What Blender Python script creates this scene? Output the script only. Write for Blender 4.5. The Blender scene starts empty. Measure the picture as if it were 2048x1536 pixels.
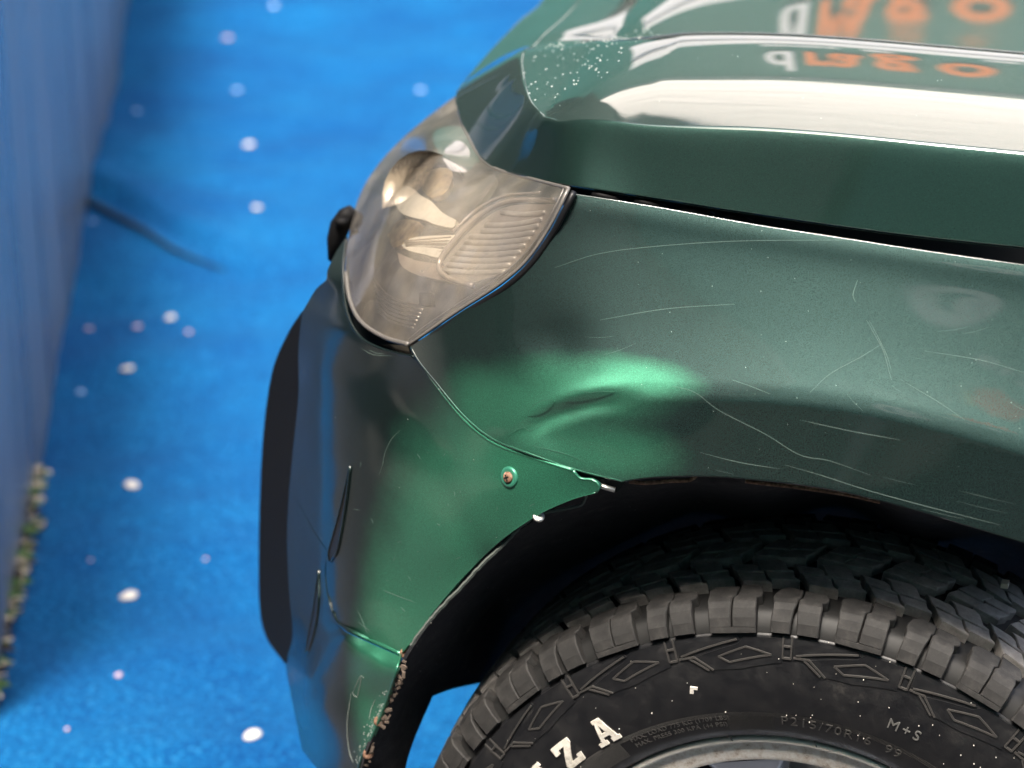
import bpy, math, random
import numpy as np
from mathutils import Vector, Matrix
from mathutils import noise as mnoise
from mathutils.geometry import delaunay_2d_cdt
random.seed(7); R_=random.Random(11)
scn=bpy.context.scene; COL=scn.collection
rad=math.radians
# ---------------------------------------------------------------- camera
PSI,PIT=rad(-10),rad(22)
FPX=1024/math.tan(rad(12))
V=lambda *a: np.array(a,float)
FWD=V(math.sin(PSI)*math.cos(PIT),math.cos(PSI)*math.cos(PIT),-math.sin(PIT))
RGT=V(math.cos(PSI),-math.sin(PSI),0); UPV=np.cross(RGT,FWD)
WC=V(0,0,.354)
CAM=WC-2.05*(FWD+RGT*(1566-1024)/FPX-UPV*(1958-768)/FPX)
cd=bpy.data.cameras.new('camera'); cam=bpy.data.objects.new('camera',cd); COL.objects.link(cam)
cd.sensor_width=36; cd.lens=18/math.tan(rad(12)); cd.clip_start=.05; cd.clip_end=500
cam.matrix_world=Matrix(((RGT[0],UPV[0],-FWD[0],CAM[0]),(RGT[1],UPV[1],-FWD[1],CAM[1]),(RGT[2],UPV[2],-FWD[2],CAM[2]),(0,0,0,1)))
cd.dof.use_dof=True; cd.dof.focus_distance=1.93; cd.dof.aperture_fstop=5.0
scn.camera=cam
# ---------------------------------------------------------------- light
SUN_EL,SUN_AZ=rad(64),rad(256)          # azimuth measured counter-clockwise from +X, where the sun stands
sund=Vector((math.cos(SUN_EL)*math.cos(SUN_AZ),math.cos(SUN_EL)*math.sin(SUN_AZ),math.sin(SUN_EL)))
w=bpy.data.worlds.new('World'); scn.world=w; w.use_nodes=True
nt=w.node_tree; sky=nt.nodes.new('ShaderNodeTexSky'); sky.sky_type='NISHITA'; sky.sun_disc=False
sky.sun_elevation=SUN_EL; sky.sun_rotation=math.atan2(sund.x,sund.y); sky.dust_density=8.0; sky.air_density=1.0; sky.ozone_density=.3
bg=nt.nodes['Background']; nt.links.new(sky.outputs[0],bg.inputs[0]); bg.inputs[1].default_value=.15
sl=bpy.data.lights.new('sun','SUN'); sl.energy=2.0; sl.angle=rad(14); sl.color=(1,.95,.87)
so=bpy.data.objects.new('sun',sl); COL.objects.link(so); so.rotation_euler=sund.to_track_quat('Z','Y').to_euler(); so.location=(0,0,6)
scn.view_settings.view_transform='Standard'; scn.view_settings.look='None'; scn.view_settings.exposure=1.55; scn.view_settings.gamma=1
scn.render.engine='CYCLES'
try: scn.cycles.max_bounces=10; scn.cycles.transparent_max_bounces=16; scn.cycles.caustics_reflective=False; scn.cycles.caustics_refractive=False
except Exception: pass
# ---------------------------------------------------------------- helpers
def ray(u,v): return FWD+RGT*(u-1024)/FPX-UPV*(v-768)/FPX
def atY(u,v,y): r=ray(u,v); return CAM+r*(y-CAM[1])/r[1]
def atZ(u,v,z): r=ray(u,v); return CAM+r*(z-CAM[2])/r[2]
def tag(o,label=None,cat=None,group=None,kind=None):
    for k,x in (('label',label),('category',cat),('group',group),('kind',kind)):
        if x: o[k]=x
    return o
def empty(name,loc=(0,0,0),rz=0,parent=None):
    o=bpy.data.objects.new(name,None); COL.objects.link(o); o.location=loc; o.rotation_euler=(0,0,rz); o.empty_display_size=.05
    if parent: o.parent=parent
    return o
def mesh_obj(name,verts,faces,mat,parent=None,smooth=False):
    me=bpy.data.meshes.new(name); me.from_pydata([tuple(map(float,p)) for p in verts],[],[tuple(f) for f in faces]); me.update()
    if mat: me.materials.append(mat)
    if smooth: me.polygons.foreach_set('use_smooth',[True]*len(me.polygons))
    o=bpy.data.objects.new(name,me); COL.objects.link(o)
    if parent: o.parent=parent
    return o
class MB:
    def __init__(s): s.v=[];s.f=[]
    def add(s,v,f):
        n=len(s.v); s.v+=[tuple(map(float,p)) for p in v]; s.f+=[tuple(i+n for i in q) for q in f]
    def box(s,c,d,rot=None):
        vs=[]
        for z in(-1,1):
            for y in(-1,1):
                for x in(-1,1):
                    p=Vector((x*d[0]/2,y*d[1]/2,z*d[2]/2))
                    if rot is not None: p=rot@p
                    vs.append((p.x+c[0],p.y+c[1],p.z+c[2]))
        s.add(vs,[(0,2,3,1),(4,5,7,6),(0,1,5,4),(2,6,7,3),(0,4,6,2),(1,3,7,5)])
    def tube(s,pts,r,n=6,flat=None):
        pts=[Vector(tuple(p)) for p in pts]; m=len(pts); vs=[]; fs=[]
        for i,p in enumerate(pts):
            t=(pts[min(i+1,m-1)]-pts[max(i-1,0)]).normalized()
            a=t.cross(Vector((.3,-.9,.35))); a=a.normalized() if a.length>1e-4 else t.orthogonal().normalized()
            b=t.cross(a); rr=r if not callable(r) else r(i/(m-1))
            for k in range(n):
                an=2*math.pi*k/n; vs.append(p+(a*math.cos(an)+b*math.sin(an))*rr)
        for i in range(m-1):
            for k in range(n): fs.append((i*n+k,i*n+(k+1)%n,(i+1)*n+(k+1)%n,(i+1)*n+k))
        fs.append(tuple(range(n))[::-1]); fs.append(tuple((m-1)*n+k for k in range(n)))
        s.add(vs,fs)
    def build(s,name,mat,parent=None,smooth=False): return mesh_obj(name,s.v,s.f,mat,parent,smooth)
def spl(pts,step=10.):
    "Catmull-Rom through 2D/3D points, resampled"
    P=np.array(pts,float)
    if len(P)<3: 
        n=max(1,int(np.linalg.norm(P[-1]-P[0])/step)); return [P[0]+(P[-1]-P[0])*i/n for i in range(n+1)]
    Q=np.vstack([2*P[0]-P[1],P,2*P[-1]-P[-2]]); out=[]
    for i in range(1,len(Q)-2):
        a,b,c,d=Q[i-1:i+3]; n=max(1,int(np.linalg.norm(c-b)/step+.5))
        for k in range(n):
            t=k/n; out.append(.5*((2*b)+(c-a)*t+(2*a-5*b+4*c-d)*t*t+(3*b-a-3*c+d)*t**3))
    out.append(P[-1]); return out
def outline(*segs,step=10.):
    o=[]
    for s in segs:
        q=spl(s,step)
        if o and np.linalg.norm(np.array(o[-1])-q[0])<1e-6: q=q[1:]
        o+=list(q)
    if np.linalg.norm(np.array(o[-1])-np.array(o[0]))<1e-6: o=o[:-1]
    return o
class TPS:
    "thin plate spline  f(a,b)"
    def __init__(s,pts,vals,lam=0.):
        P=np.array(pts,float); s.c=P.mean(0); s.s=P.std(0).max(); P=(P-s.c)/s.s; s.P=P; n=len(P)
        K=s.k(np.linalg.norm(P[:,None]-P[None],axis=2))+lam*np.eye(n); A=np.zeros((n+3,n+3)); A[:n,:n]=K
        A[:n,n]=1; A[:n,n+1:]=P; A[n,:n]=1; A[n+1:,:n]=P.T
        s.w=np.linalg.solve(A,np.concatenate([np.array(vals,float),[0,0,0]]))
    def k(s,r): r=np.maximum(r,1e-9); return r*r*np.log(r)
    def __call__(s,a,b):
        q=(np.array([a,b],float)-s.c)/s.s; r=np.linalg.norm(s.P-q,axis=1)
        return float(s.k(r)@s.w[:-3]+s.w[-3]+s.w[-2:]@q)
def tps(ctrl,lam=0.): return TPS([(c[0],c[1]) for c in ctrl],[c[2] for c in ctrl],lam)
class CS:
    "natural cubic spline y(x)"
    def __init__(s,x,y):
        x=np.array(x,float);y=np.array(y,float);n=len(x);h=np.diff(x);A=np.zeros((n,n));r=np.zeros(n);A[0,0]=A[-1,-1]=1
        for i in range(1,n-1): A[i,i-1]=h[i-1];A[i,i]=2*(h[i-1]+h[i]);A[i,i+1]=h[i];r[i]=6*((y[i+1]-y[i])/h[i]-(y[i]-y[i-1])/h[i-1])
        s.x,s.y,s.h,s.m=x,y,h,np.linalg.solve(A,r)
    def __call__(s,q):
        x,y,h,m=s.x,s.y,s.h,s.m
        if q<=x[0]: return y[0]+(q-x[0])*((y[1]-y[0])/h[0]-h[0]*m[1]/6)
        if q>=x[-1]: return y[-1]+(q-x[-1])*((y[-1]-y[-2])/h[-1]+h[-1]*m[-2]/6)
        i=int(np.searchsorted(x,q))-1;a=(x[i+1]-q)/h[i];b=1-a
        return a*y[i]+b*y[i+1]+((a**3-a)*m[i]+(b**3-b)*m[i+1])*h[i]**2/6
def smax(a,b,k):
    h=max(k-abs(a-b),0)/k; return max(a,b)+h*h*k*.25
def smin(a,b,k): return -smax(-a,-b,k)
def inside(p,poly):
    x,y=p; c=False; n=len(poly); j=n-1
    for i in range(n):
        xi,yi=poly[i]; xj,yj=poly[j]
        if (yi>y)!=(yj>y) and x<(xj-xi)*(y-yi)/(yj-yi)+xi: c=not c
        j=i
    return c
def inside_many(Q,poly):
    Q=np.asarray(Q,float); P=np.asarray(poly,float); c=np.zeros(len(Q),bool); x=Q[:,0]; y=Q[:,1]; j=len(P)-1
    for i in range(len(P)):
        xi,yi=P[i]; xj,yj=P[j]
        if yi!=yj: c^=((yi>y)!=(yj>y))&(x<(xj-xi)*(y-yi)/(yj-yi)+xi)
        j=i
    return c
def cdt(poly,step,extra=()):
    P=np.array(poly,float); mn=P.min(0); mx=P.max(0); seg=np.roll(P,-1,0)-P; L2=(seg**2).sum(1)
    pts=[tuple(p) for p in P]; n=len(pts)
    gx=np.arange(mn[0]+step*.5,mx[0],step); gy=np.arange(mn[1]+step*.5,mx[1],step)
    Q=np.array([(x+(step*.5 if j%2 else 0),y) for j,y in enumerate(gy) for x in gx]).reshape(-1,2); Q=Q[inside_many(Q,P)] if len(Q) else Q
    dm=np.full(len(Q),1e9)
    for i in range(n):
        t=np.clip(((Q-P[i])@seg[i])/L2[i],0,1); dm=np.minimum(dm,((P[i]+seg[i]*t[:,None]-Q)**2).sum(1))
    pts+=[tuple(map(float,q)) for q in Q[dm>(step*.42)**2]]
    r=delaunay_2d_cdt([Vector(p) for p in pts],[(i,(i+1)%n) for i in range(n)],[],1,1e-6)
    vs=[tuple(v) for v in r[0]]; F0=[tuple(f) for f in r[2]]; A=np.array(vs)
    ok=inside_many(np.array([A[list(f)].mean(0) for f in F0]),P); return vs,[f for f,k in zip(F0,ok) if k]
def set_normals(o,fn):
    me=o.data; me.update(); L_n=[None]*len(me.loops)
    for f in me.polygons:
        for li in f.loop_indices:
            q=fn(f.index,li,me.loops[li].vertex_index); L_n[li]=tuple(map(float,q)) if q is not None else tuple(f.normal)
    me.normals_split_custom_set(L_n)
def panel(name,poly,fy,mat,parent=None,step=10.,thick=.0015,mapper=None,split=35,hem=None,face=None):
    "a pressed sheet: outline in a plane of parameters, surface through fy, real thickness"
    vs,fs=cdt(poly,step)
    if mapper is None: P=[atY(u,v,fy(u,v)) for u,v in vs]
    else: P=[mapper(a,b) for a,b in vs]
    out=[]
    for f in fs:
        a,b,c=[np.array(P[i]) for i in f[:3]]; nrm=np.cross(b-a,c-a)
        ref=(CAM-a) if face is None else np.array(face)
        out.append(f if nrm@ref>0 else f[::-1])
    NV=[]
    for (a,b),p in zip(vs,P):
        if mapper is None:
            e=3.; n=np.cross(atY(a+e,b,fy(a+e,b))-atY(a-e,b,fy(a-e,b)),atY(a,b-e,fy(a,b-e))-atY(a,b+e,fy(a,b+e)))
            n/=np.linalg.norm(n); NV.append(n if n@(CAM-p)>0 else -n)
    nf=len(out); nb=len(poly); P2=list(P)
    if thick and mapper is None:   # folded edge: a rim wall behind the skin
        k=len(P2); P2+=[P[i] for i in range(nb)]+[P[i]-NV[i]*thick*1.6 for i in range(nb)]
        for i in range(nb): j=(i+1)%nb; out.append((k+i,k+nb+i,k+nb+j,k+j))
    o=mesh_obj(name,P2,out,mat,parent,True)
    if NV: set_normals(o,lambda f,li,vi:NV[vi] if f<nf else None)
    if hem:
        mb=MB()
        for pts,r in hem:
            q=[atY(u,v,fy(u,v)+r*.8) for u,v in spl(pts,8)] if mapper is None else pts
            mb.tube(q,r,8)
        h=mb.build('edge_fold',mat,o,True)
    return o
def join(a,b):
    "append mesh b (same space, same material slot) to a"
    me=a.data; nv=len(me.vertices); V1=[v.co[:] for v in me.vertices]+[v.co[:] for v in b.data.vertices]
    F1=[tuple(p.vertices) for p in me.polygons]+[tuple(i+nv for i in p.vertices) for p in b.data.polygons]
    nm=bpy.data.meshes.new(me.name); nm.from_pydata(V1,[],F1); nm.update(); nm.polygons.foreach_set('use_smooth',[True]*len(F1))
    for m in me.materials: nm.materials.append(m)
    a.data=nm; bpy.data.objects.remove(b)
# ---------------------------------------------------------------- materials
def mat(name,col=(.5,.5,.5),rough=.5,metal=0.,**k):
    m=bpy.data.materials.new(name); m.use_nodes=True; b=m.node_tree.nodes['Principled BSDF']
    b.inputs['Base Color'].default_value=(*col,1); b.inputs['Roughness'].default_value=rough; b.inputs['Metallic'].default_value=metal
    for kk,v in k.items(): b.inputs[kk.replace('_',' ')].default_value=v
    return m
def N(m,t,**k):
    n=m.node_tree.nodes.new(t)
    for kk,v in k.items(): setattr(n,kk,v)
    return n
def L(m,a,b): m.node_tree.links.new(a,b)
def noise(m,scale,detail=3,rough=.55,vec=None,stretch=None):
    tc=N(m,'ShaderNodeTexCoord'); n=N(m,'ShaderNodeTexNoise'); n.inputs['Scale'].default_value=scale
    n.inputs['Detail'].default_value=detail; n.inputs['Roughness'].default_value=rough
    src=tc.outputs['Object']
    if stretch:
        mp=N(m,'ShaderNodeMapping'); mp.inputs['Scale'].default_value=stretch; L(m,src,mp.inputs['Vector']); src=mp.outputs[0]
    L(m,src,n.inputs['Vector']); return n.outputs['Fac']
def ramp(m,fac,stops):
    r=N(m,'ShaderNodeValToRGB'); e=r.color_ramp.elements
    while len(e)<len(stops): e.new(.5)
    for x,(p,c) in zip(e,stops): x.position=p; x.color=(*c,1) if len(c)==3 else c
    L(m,fac,r.inputs[0]); return r.outputs[0]
def bump(m,fac,strength,dist,normal_in=None):
    b=N(m,'ShaderNodeBump'); b.inputs['Strength'].default_value=strength; b.inputs['Distance'].default_value=dist
    L(m,fac,b.inputs['Height']); return b.outputs[0]
def bsdf(m): return m.node_tree.nodes['Principled BSDF']

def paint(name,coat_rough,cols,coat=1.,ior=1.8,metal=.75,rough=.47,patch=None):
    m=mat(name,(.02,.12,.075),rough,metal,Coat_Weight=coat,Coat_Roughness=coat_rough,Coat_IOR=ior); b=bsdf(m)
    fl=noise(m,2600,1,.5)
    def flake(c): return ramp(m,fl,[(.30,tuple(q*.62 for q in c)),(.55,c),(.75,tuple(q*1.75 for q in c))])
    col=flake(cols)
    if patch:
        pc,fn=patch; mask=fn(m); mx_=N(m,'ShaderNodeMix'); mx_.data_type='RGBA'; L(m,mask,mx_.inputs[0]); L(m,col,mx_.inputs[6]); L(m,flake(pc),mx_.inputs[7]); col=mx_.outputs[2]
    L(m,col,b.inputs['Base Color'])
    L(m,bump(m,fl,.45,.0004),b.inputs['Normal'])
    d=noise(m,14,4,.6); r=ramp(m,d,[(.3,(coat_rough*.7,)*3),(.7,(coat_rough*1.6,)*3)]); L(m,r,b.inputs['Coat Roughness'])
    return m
def blobs(lst,speckle=.22):
    "second-colour spray patches: ellipsoids (centre, radii) with a speckled soft edge"
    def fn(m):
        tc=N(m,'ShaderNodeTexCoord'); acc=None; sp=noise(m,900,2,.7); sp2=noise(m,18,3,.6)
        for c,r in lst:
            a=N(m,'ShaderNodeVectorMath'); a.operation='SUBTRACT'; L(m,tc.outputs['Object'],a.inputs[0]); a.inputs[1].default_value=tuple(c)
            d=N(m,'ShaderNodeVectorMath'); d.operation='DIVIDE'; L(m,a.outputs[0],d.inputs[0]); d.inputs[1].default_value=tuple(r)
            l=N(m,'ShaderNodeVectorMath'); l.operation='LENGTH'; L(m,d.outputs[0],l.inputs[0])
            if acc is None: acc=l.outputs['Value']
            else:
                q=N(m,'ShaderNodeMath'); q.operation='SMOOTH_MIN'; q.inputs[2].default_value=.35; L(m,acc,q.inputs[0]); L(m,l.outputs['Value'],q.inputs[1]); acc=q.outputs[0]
        for n_s,k in ((sp,speckle),(sp2,.35)):
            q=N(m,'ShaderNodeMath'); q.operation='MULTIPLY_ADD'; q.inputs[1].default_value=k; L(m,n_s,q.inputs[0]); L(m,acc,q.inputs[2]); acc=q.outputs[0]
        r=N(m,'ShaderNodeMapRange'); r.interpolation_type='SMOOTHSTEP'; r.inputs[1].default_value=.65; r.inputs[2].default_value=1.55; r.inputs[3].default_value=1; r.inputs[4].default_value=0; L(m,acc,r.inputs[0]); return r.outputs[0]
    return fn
PAINT=paint('green_pearl_paint',.03,(.014,.044,.036))
P_=lambda u,v,y: tuple(map(float,atY(u,v,y)))
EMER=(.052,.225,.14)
PAINT2=paint('green_pearl_paint_emerald',.05,(.018,.042,.038),1.,1.95,patch=(EMER,blobs([(P_(965,822,.03),(.058,.07,.036)),(P_(1060,825,.01),(.075,.08,.036)),(P_(1160,785,-.0),(.080,.08,.028)),(P_(1260,765,-.01),(.058,.07,.018)),(P_(1110,890,-.01),(.090,.08,.040)),(P_(1220,900,-.01),(.068,.07,.030))],.45)))  # emerald mixed into the fender colour over soft ellipsoids at the dent
PAINT3=paint('green_pearl_bumper_emerald',.14,(.008,.020,.020),.9,1.55,patch=((.046,.245,.145),blobs([(P_(1000,960,.0),(.120,.12,.080)),(P_(870,1120,.04),(.066,.12,.11)),(P_(800,1230,.05),(.052,.12,.08)),(P_(755,1400,.05),(.038,.12,.10))],.2)))  # emerald mixed into the darker bumper colour over soft ellipsoids
BLACK=mat('black_plastic',(.005,.005,.0055),.6,0,Specular_IOR_Level=.15); L(BLACK,bump(BLACK,noise(BLACK,900,2),.4,.0006),bsdf(BLACK).inputs['Normal'])
SATIN=mat('satin_black_trim',(.006,.006,.007),.42)
DARK=mat('dark_gutter',(.004,.007,.007),.6)
SEAM=mat('gutter_paint',(.006,.03,.025),.4,.3,Coat_Weight=.5)
LINER=mat('wheel_liner_felt',(.012,.011,.012),.92)
n_=noise(LINER,60,5,.7); L(LINER,ramp(LINER,n_,[(.35,(.008,.009,.013)),(.6,(.022,.022,.026)),(.85,(.09,.078,.066))]),bsdf(LINER).inputs['Base Color']); L(LINER,bump(LINER,noise(LINER,400,3),.4,.002),bsdf(LINER).inputs['Normal'])
RUST=mat('rusty_steel',(.18,.09,.05),.8,.2)
L(RUST,ramp(RUST,noise(RUST,300,4),[(.3,(.08,.04,.025)),(.6,(.3,.17,.11)),(.8,(.45,.38,.33))]),bsdf(RUST).inputs['Base Color'])
STEEL=mat('worn_steel',(.55,.55,.52),.35,.9)
SCR=mat('scratch_primer',(.12,.18,.16),.7)
SCRD=mat('bare_chip',(.35,.40,.37),.7)
PEEL=mat('peeling_clearcoat',(.035,.13,.09),.45,.3,Coat_Weight=.6,Coat_Roughness=.15)
# tyre rubber
RUB=mat('tread_rubber',(.03,.028,.026),.72)
f1=noise(RUB,70,6,.7); L(RUB,ramp(RUB,f1,[(.3,(.009,.0087,.0085)),(.5,(.020,.0192,.0186)),(.62,(.033,.031,.0295)),(.8,(.095,.089,.083))]),bsdf(RUB).inputs['Base Color'])
L(RUB,bump(RUB,noise(RUB,900,4,.7),.35,.0006),bsdf(RUB).inputs['Normal'])
TRD=mat('brightened_tread_rubber',(.1,.09,.08),.8)  # inner tread rubber, colour raised to offset the shade under the arch
L(TRD,ramp(TRD,noise(TRD,90,6,.75),[(.3,(.12,.113,.106)),(.6,(.22,.207,.195)),(.8,(.34,.32,.30))]),bsdf(TRD).inputs['Base Color']); L(TRD,bump(TRD,noise(TRD,900,4,.7),.35,.0006),bsdf(TRD).inputs['Normal'])
SIDE=mat('sidewall_rubber',(.012,.012,.013),.42)
f2=noise(SIDE,45,6,.75); L(SIDE,ramp(SIDE,f2,[(.35,(.006,.0065,.008)),(.6,(.012,.012,.013)),(.8,(.04,.037,.034))]),bsdf(SIDE).inputs['Base Color'])
L(SIDE,ramp(SIDE,f2,[(.4,(.34,)*3),(.7,(.62,)*3)]),bsdf(SIDE).inputs['Roughness']); L(SIDE,bump(SIDE,noise(SIDE,1400,3,.7),.3,.0004),bsdf(SIDE).inputs['Normal'])
GROOVE=mat('groove_rubber',(.008,.008,.008),.6)
WHITE=mat('white_letter_rubber',(.72,.68,.60),.6)
L(WHITE,ramp(WHITE,noise(WHITE,160,5,.7),[(.3,(.40,.36,.30)),(.5,(.72,.68,.60)),(.8,(.82,.8,.74))]),bsdf(WHITE).inputs['Base Color'])
RIM=mat('weathered_alloy',(.5,.46,.42),.5,0)
rn=noise(RIM,130,6,.75); L(RIM,ramp(RIM,rn,[(.30,(.28,.19,.13)),(.42,(.66,.59,.52)),(.6,(.85,.82,.78)),(.85,(.5,.43,.37))]),bsdf(RIM).inputs['Base Color']); L(RIM,bump(RIM,rn,.5,.0015),bsdf(RIM).inputs['Normal'])
RIMP=mat('silver_wheel_paint',(.36,.40,.48),.28,.6,Coat_Weight=.6)
# ---------------------------------------------------------------- ground
GRD=mat('asphalt',(.045,.045,.05),.9); L(GRD,ramp(GRD,noise(GRD,120,6,.8),[(.3,(.025,.025,.03)),(.8,(.08,.08,.085))]),bsdf(GRD).inputs['Base Color'])
g=mesh_obj('ground',[(-60,-60,-.012),(60,-60,-.012),(60,60,-.012),(-60,60,-.012)],[(0,1,2,3)],GRD); tag(g,kind='structure')
CARP=mat('blue_carpet',(.02,.16,.6),.95)
ca=noise(CARP,150,5,.75); cb=noise(CARP,2.6,3,.6)
c1=ramp(CARP,ca,[(.36,(.0005,.040,.15)),(.5,(.0006,.066,.215)),(.59,(.003,.118,.31)),(.68,(.045,.22,.45))])
mx=N(CARP,'ShaderNodeMix'); mx.data_type='RGBA'; mx.blend_type='MULTIPLY'; mx.inputs[0].default_value=1
L(CARP,c1,mx.inputs[6]); L(CARP,ramp(CARP,cb,[(.35,(.70,.80,.86)),(.65,(1.25,1.18,1.08))]),mx.inputs[7]); L(CARP,mx.outputs[2],bsdf(CARP).inputs['Base Color'])
b1_=N(CARP,'ShaderNodeBump'); b1_.inputs['Strength'].default_value=.8; b1_.inputs['Distance'].default_value=.035; L(CARP,noise(CARP,3.6,6,.6),b1_.inputs['Height'])
b2_=N(CARP,'ShaderNodeBump'); b2_.inputs['Strength'].default_value=.7; b2_.inputs['Distance'].default_value=.005; L(CARP,ca,b2_.inputs['Height']); L(CARP,b1_.outputs[0],b2_.inputs['Normal']); L(CARP,b2_.outputs[0],bsdf(CARP).inputs['Normal'])
bsdf(CARP).inputs['Specular IOR Level'].default_value=.15
seam_a=atZ(150,390,0); seam_b=atZ(455,545,0)
sd=(seam_b-seam_a)[:2]; sl_=np.linalg.norm(sd); sd=sd/sl_; sn=np.array([-sd[1],sd[0]])
def wr(x,y):
    h=.010*math.sin(2.1*x+1.3*y+1.2*math.sin(1.1*y))*math.sin(.7*x-.9*y)
    h+=.012*max(0,math.sin(1.7*x-3.1*y+.8*math.sin(2*x)))**3+.007*max(0,math.sin(4.1*x+2.3*y+1.7*math.sin(1.3*x+y)))**4
    h+=.006*max(0,math.sin(-3.1*x+6.3*y+2.2*math.sin(1.9*x-.6*y)))**5
    for f_,a_ in ((1.1,.018),(2.7,.012),(6.,.004)):
        nv=mnoise.noise(Vector((x*f_+3,y*f_*1.3-1,f_))); h+=a_*(1-abs(nv)*2.4)
    q=np.array([x,y])-seam_a[:2]; al=q@sd; pe=q@sn
    k=1/(1+math.exp(-(sl_*1.05-al)/.04))*(1 if al>-1.5 else 0)
    h+=k*(.022*math.exp(-((pe-.04)/.05)**2)-.022*math.exp(-(pe/.018)**2))
    return h
xs=np.concatenate([np.linspace(-9,-3.2,30),np.linspace(-3.17,.6,190),np.linspace(.7,7,30)]); ys=np.concatenate([np.linspace(.35,6.5,260),np.linspace(6.6,10,20)])
vs=[];fs=[]
for j,y in enumerate(ys):
    for i,x in enumerate(xs): vs.append((x,y,max(-.008,wr(x,y))))
nx=len(xs)
for j in range(len(ys)-1):
    for i in range(nx-1):
        if ys[j]>.35+.62*max(0,-xs[i]-.75): fs.append((j*nx+i,j*nx+i+1,(j+1)*nx+i+1,(j+1)*nx+i))
carp=mesh_obj('carpet',vs,fs,CARP,None,True); tag(carp,kind='structure')
PAVE=mat('concrete',(.34,.33,.31),.9); L(PAVE,ramp(PAVE,noise(PAVE,30,6,.7),[(.3,(.15,.145,.14)),(.8,(.22,.215,.20))]),bsdf(PAVE).inputs['Base Color'])
pv=mesh_obj('pavement',[(-9,-9,-.004),(-3.6,-9,-.004),(-3.6,.1,-.004),(-9,1.1,-.004)],[(0,1,2,3)],PAVE); tag(pv,kind='structure')
sp_=[(150,390),(178,402),(230,430),(290,462),(350,500),(400,521),(450,540)]
mb=MB(); sq=[]
for u,v in spl(sp_,12):
    c=atZ(u,v,0)
    for _ in range(5): c=atZ(u,v,max(-.008,wr(c[0],c[1]))+.007)
    sq.append(c)
mb.tube(sq,lambda t:.009*(1-.8*t),6); o=mb.build('carpet_seam',mat('seam_navy',(.004,.022,.05),.95),None,True); tag(o,'dark curved seam line running across the blue carpet from the partition','seam')
# petals / confetti
PET=mat('white_petal',(.58,.55,.50),.7); PETP=mat('pink_petal',(.55,.38,.42),.6); PETB=mat('pale_blue_petal',(.30,.45,.72),.7)
def petal(u,v,wpx,m,label,group=None):
    c=atZ(u,v,0); d=np.linalg.norm(c-CAM); r=wpx/FPX*d/2
    for _ in range(4): c=atZ(u,v,max(-.008,wr(c[0],c[1]))+.002)
    k=12; vv=[(0,0,.25*r)]; ff=[]
    for ring,(f,hh) in enumerate(((.55,.30),(1.,.10),(.96,-.05))):
        for i in range(k):
            a=2*math.pi*i/k; q=f*(1+.14*math.sin(2*a+u)+.07*math.sin(3*a+v))
            vv.append((r*q*math.cos(a),r*q*.92*math.sin(a),r*hh*(1+.3*math.sin(a+u))))
    for i in range(k):
        j=(i+1)%k; ff.append((0,1+i,1+j)); ff+= [(1+i,1+k+i,1+k+j,1+j),(1+k+i,1+2*k+i,1+2*k+j,1+k+j)]
    o=mesh_obj('petal',vv,ff,m,None,True); o.location=c; o.rotation_euler=(0,0,R_.random()*3); tag(o,label,'petal',group)
G='white petals scattered on the blue carpet'
for u,v,wp,l in [(498,290,24,'large white petal far back on the blue carpet, level with the headlight top'),
 (514,415,19,'white petal on the blue carpet level with the middle of the headlight'),
 (461,532,22,'white petal lying at the end of the carpet fold'),
 (341,635,22,'white petal on the blue carpet with a pinkish petal just left of it'),
 (255,737,26,'white petal on the carpet below the dark carpet wrinkle'),
 (264,970,33,'bright white petal on the carpet level with the bumper screw'),
 (258,1192,36,'white petal with a small notch on the lower carpet'),
 (505,1470,38,'largest white petal, on the carpet beside the bottom of the bumper'),
 (95,945,20,'pale petal lying next to the metal partition edge')]:
    petal(u,v,wp,PET,l,G)
for u,v,wp,m,l in [(842,180,17,PETB,'faint pale spot petal nearest to the bonnet nose'),(474,180,16,PETB,'faint bluish petal far back on the carpet, second row'),
 (455,76,18,PETP,'faint pinkish petal near the top of the picture'),(274,222,15,PETB,'faint bluish petal near the upper part of the metal partition'),
 (275,653,17,PETP,'small pink petal left of a white petal in the middle of the carpet'),(378,664,13,PETP,'small pinkish petal right of a white petal in the middle of the carpet'),
 (178,657,14,PETP,'small pinkish petal near the metal partition'),(161,784,17,PETB,'pale bluish petal close to the metal partition below the carpet wrinkle'),
 (237,1350,16,PETP,'small pinkish grey petal low on the carpet'),(134,1458,10,PETP,'tiny pink petal at the lower left of the carpet'),
 (548,12,18,PETB,'faint bluish petal at the top edge of the picture'),(185,443,12,PETB,'small pale petal just under the carpet fold'),
 (181,1120,9,PETP,'tiny pink petal right of the weeds'),(411,1118,9,PETP,'tiny reddish petal on the carpet left of the bumper slot')]:
    petal(u,v,wp,m,l)
# ---------------------------------------------------------------- metal partition on the left
MET=mat('brushed_partition_metal',(.3,.32,.35),.35,.2)
ms=noise(MET,3.0,5,.65,stretch=(1.6,1.6,.10)); L(MET,ramp(MET,ms,[(.3,(.12,.135,.17)),(.7,(.20,.22,.27))]),bsdf(MET).inputs['Base Color'])
L(MET,ramp(MET,ms,[(.3,(.22,)*3),(.7,(.42,)*3)]),bsdf(MET).inputs['Roughness'])
L(MET,bump(MET,noise(MET,2.2,3,.5,stretch=(1.7,1.7,.12)),.15,.05),bsdf(MET).inputs['Normal'])
pl=[atZ(u,v,.005) for u,v in [(262,-60),(250,0),(232,150),(205,260),(180,360),(152,500),(120,640),(98,760),(82,860),(60,985),(36,1110),(8,1250),(-40,1500)]]
part=empty('metal_partition',tuple(pl[6])); tag(part,'grey satin metal partition standing on the blue carpet at the left','partition')
mb=MB(); fsx=[]; nz=14; vs=[]
dirv=None
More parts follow.
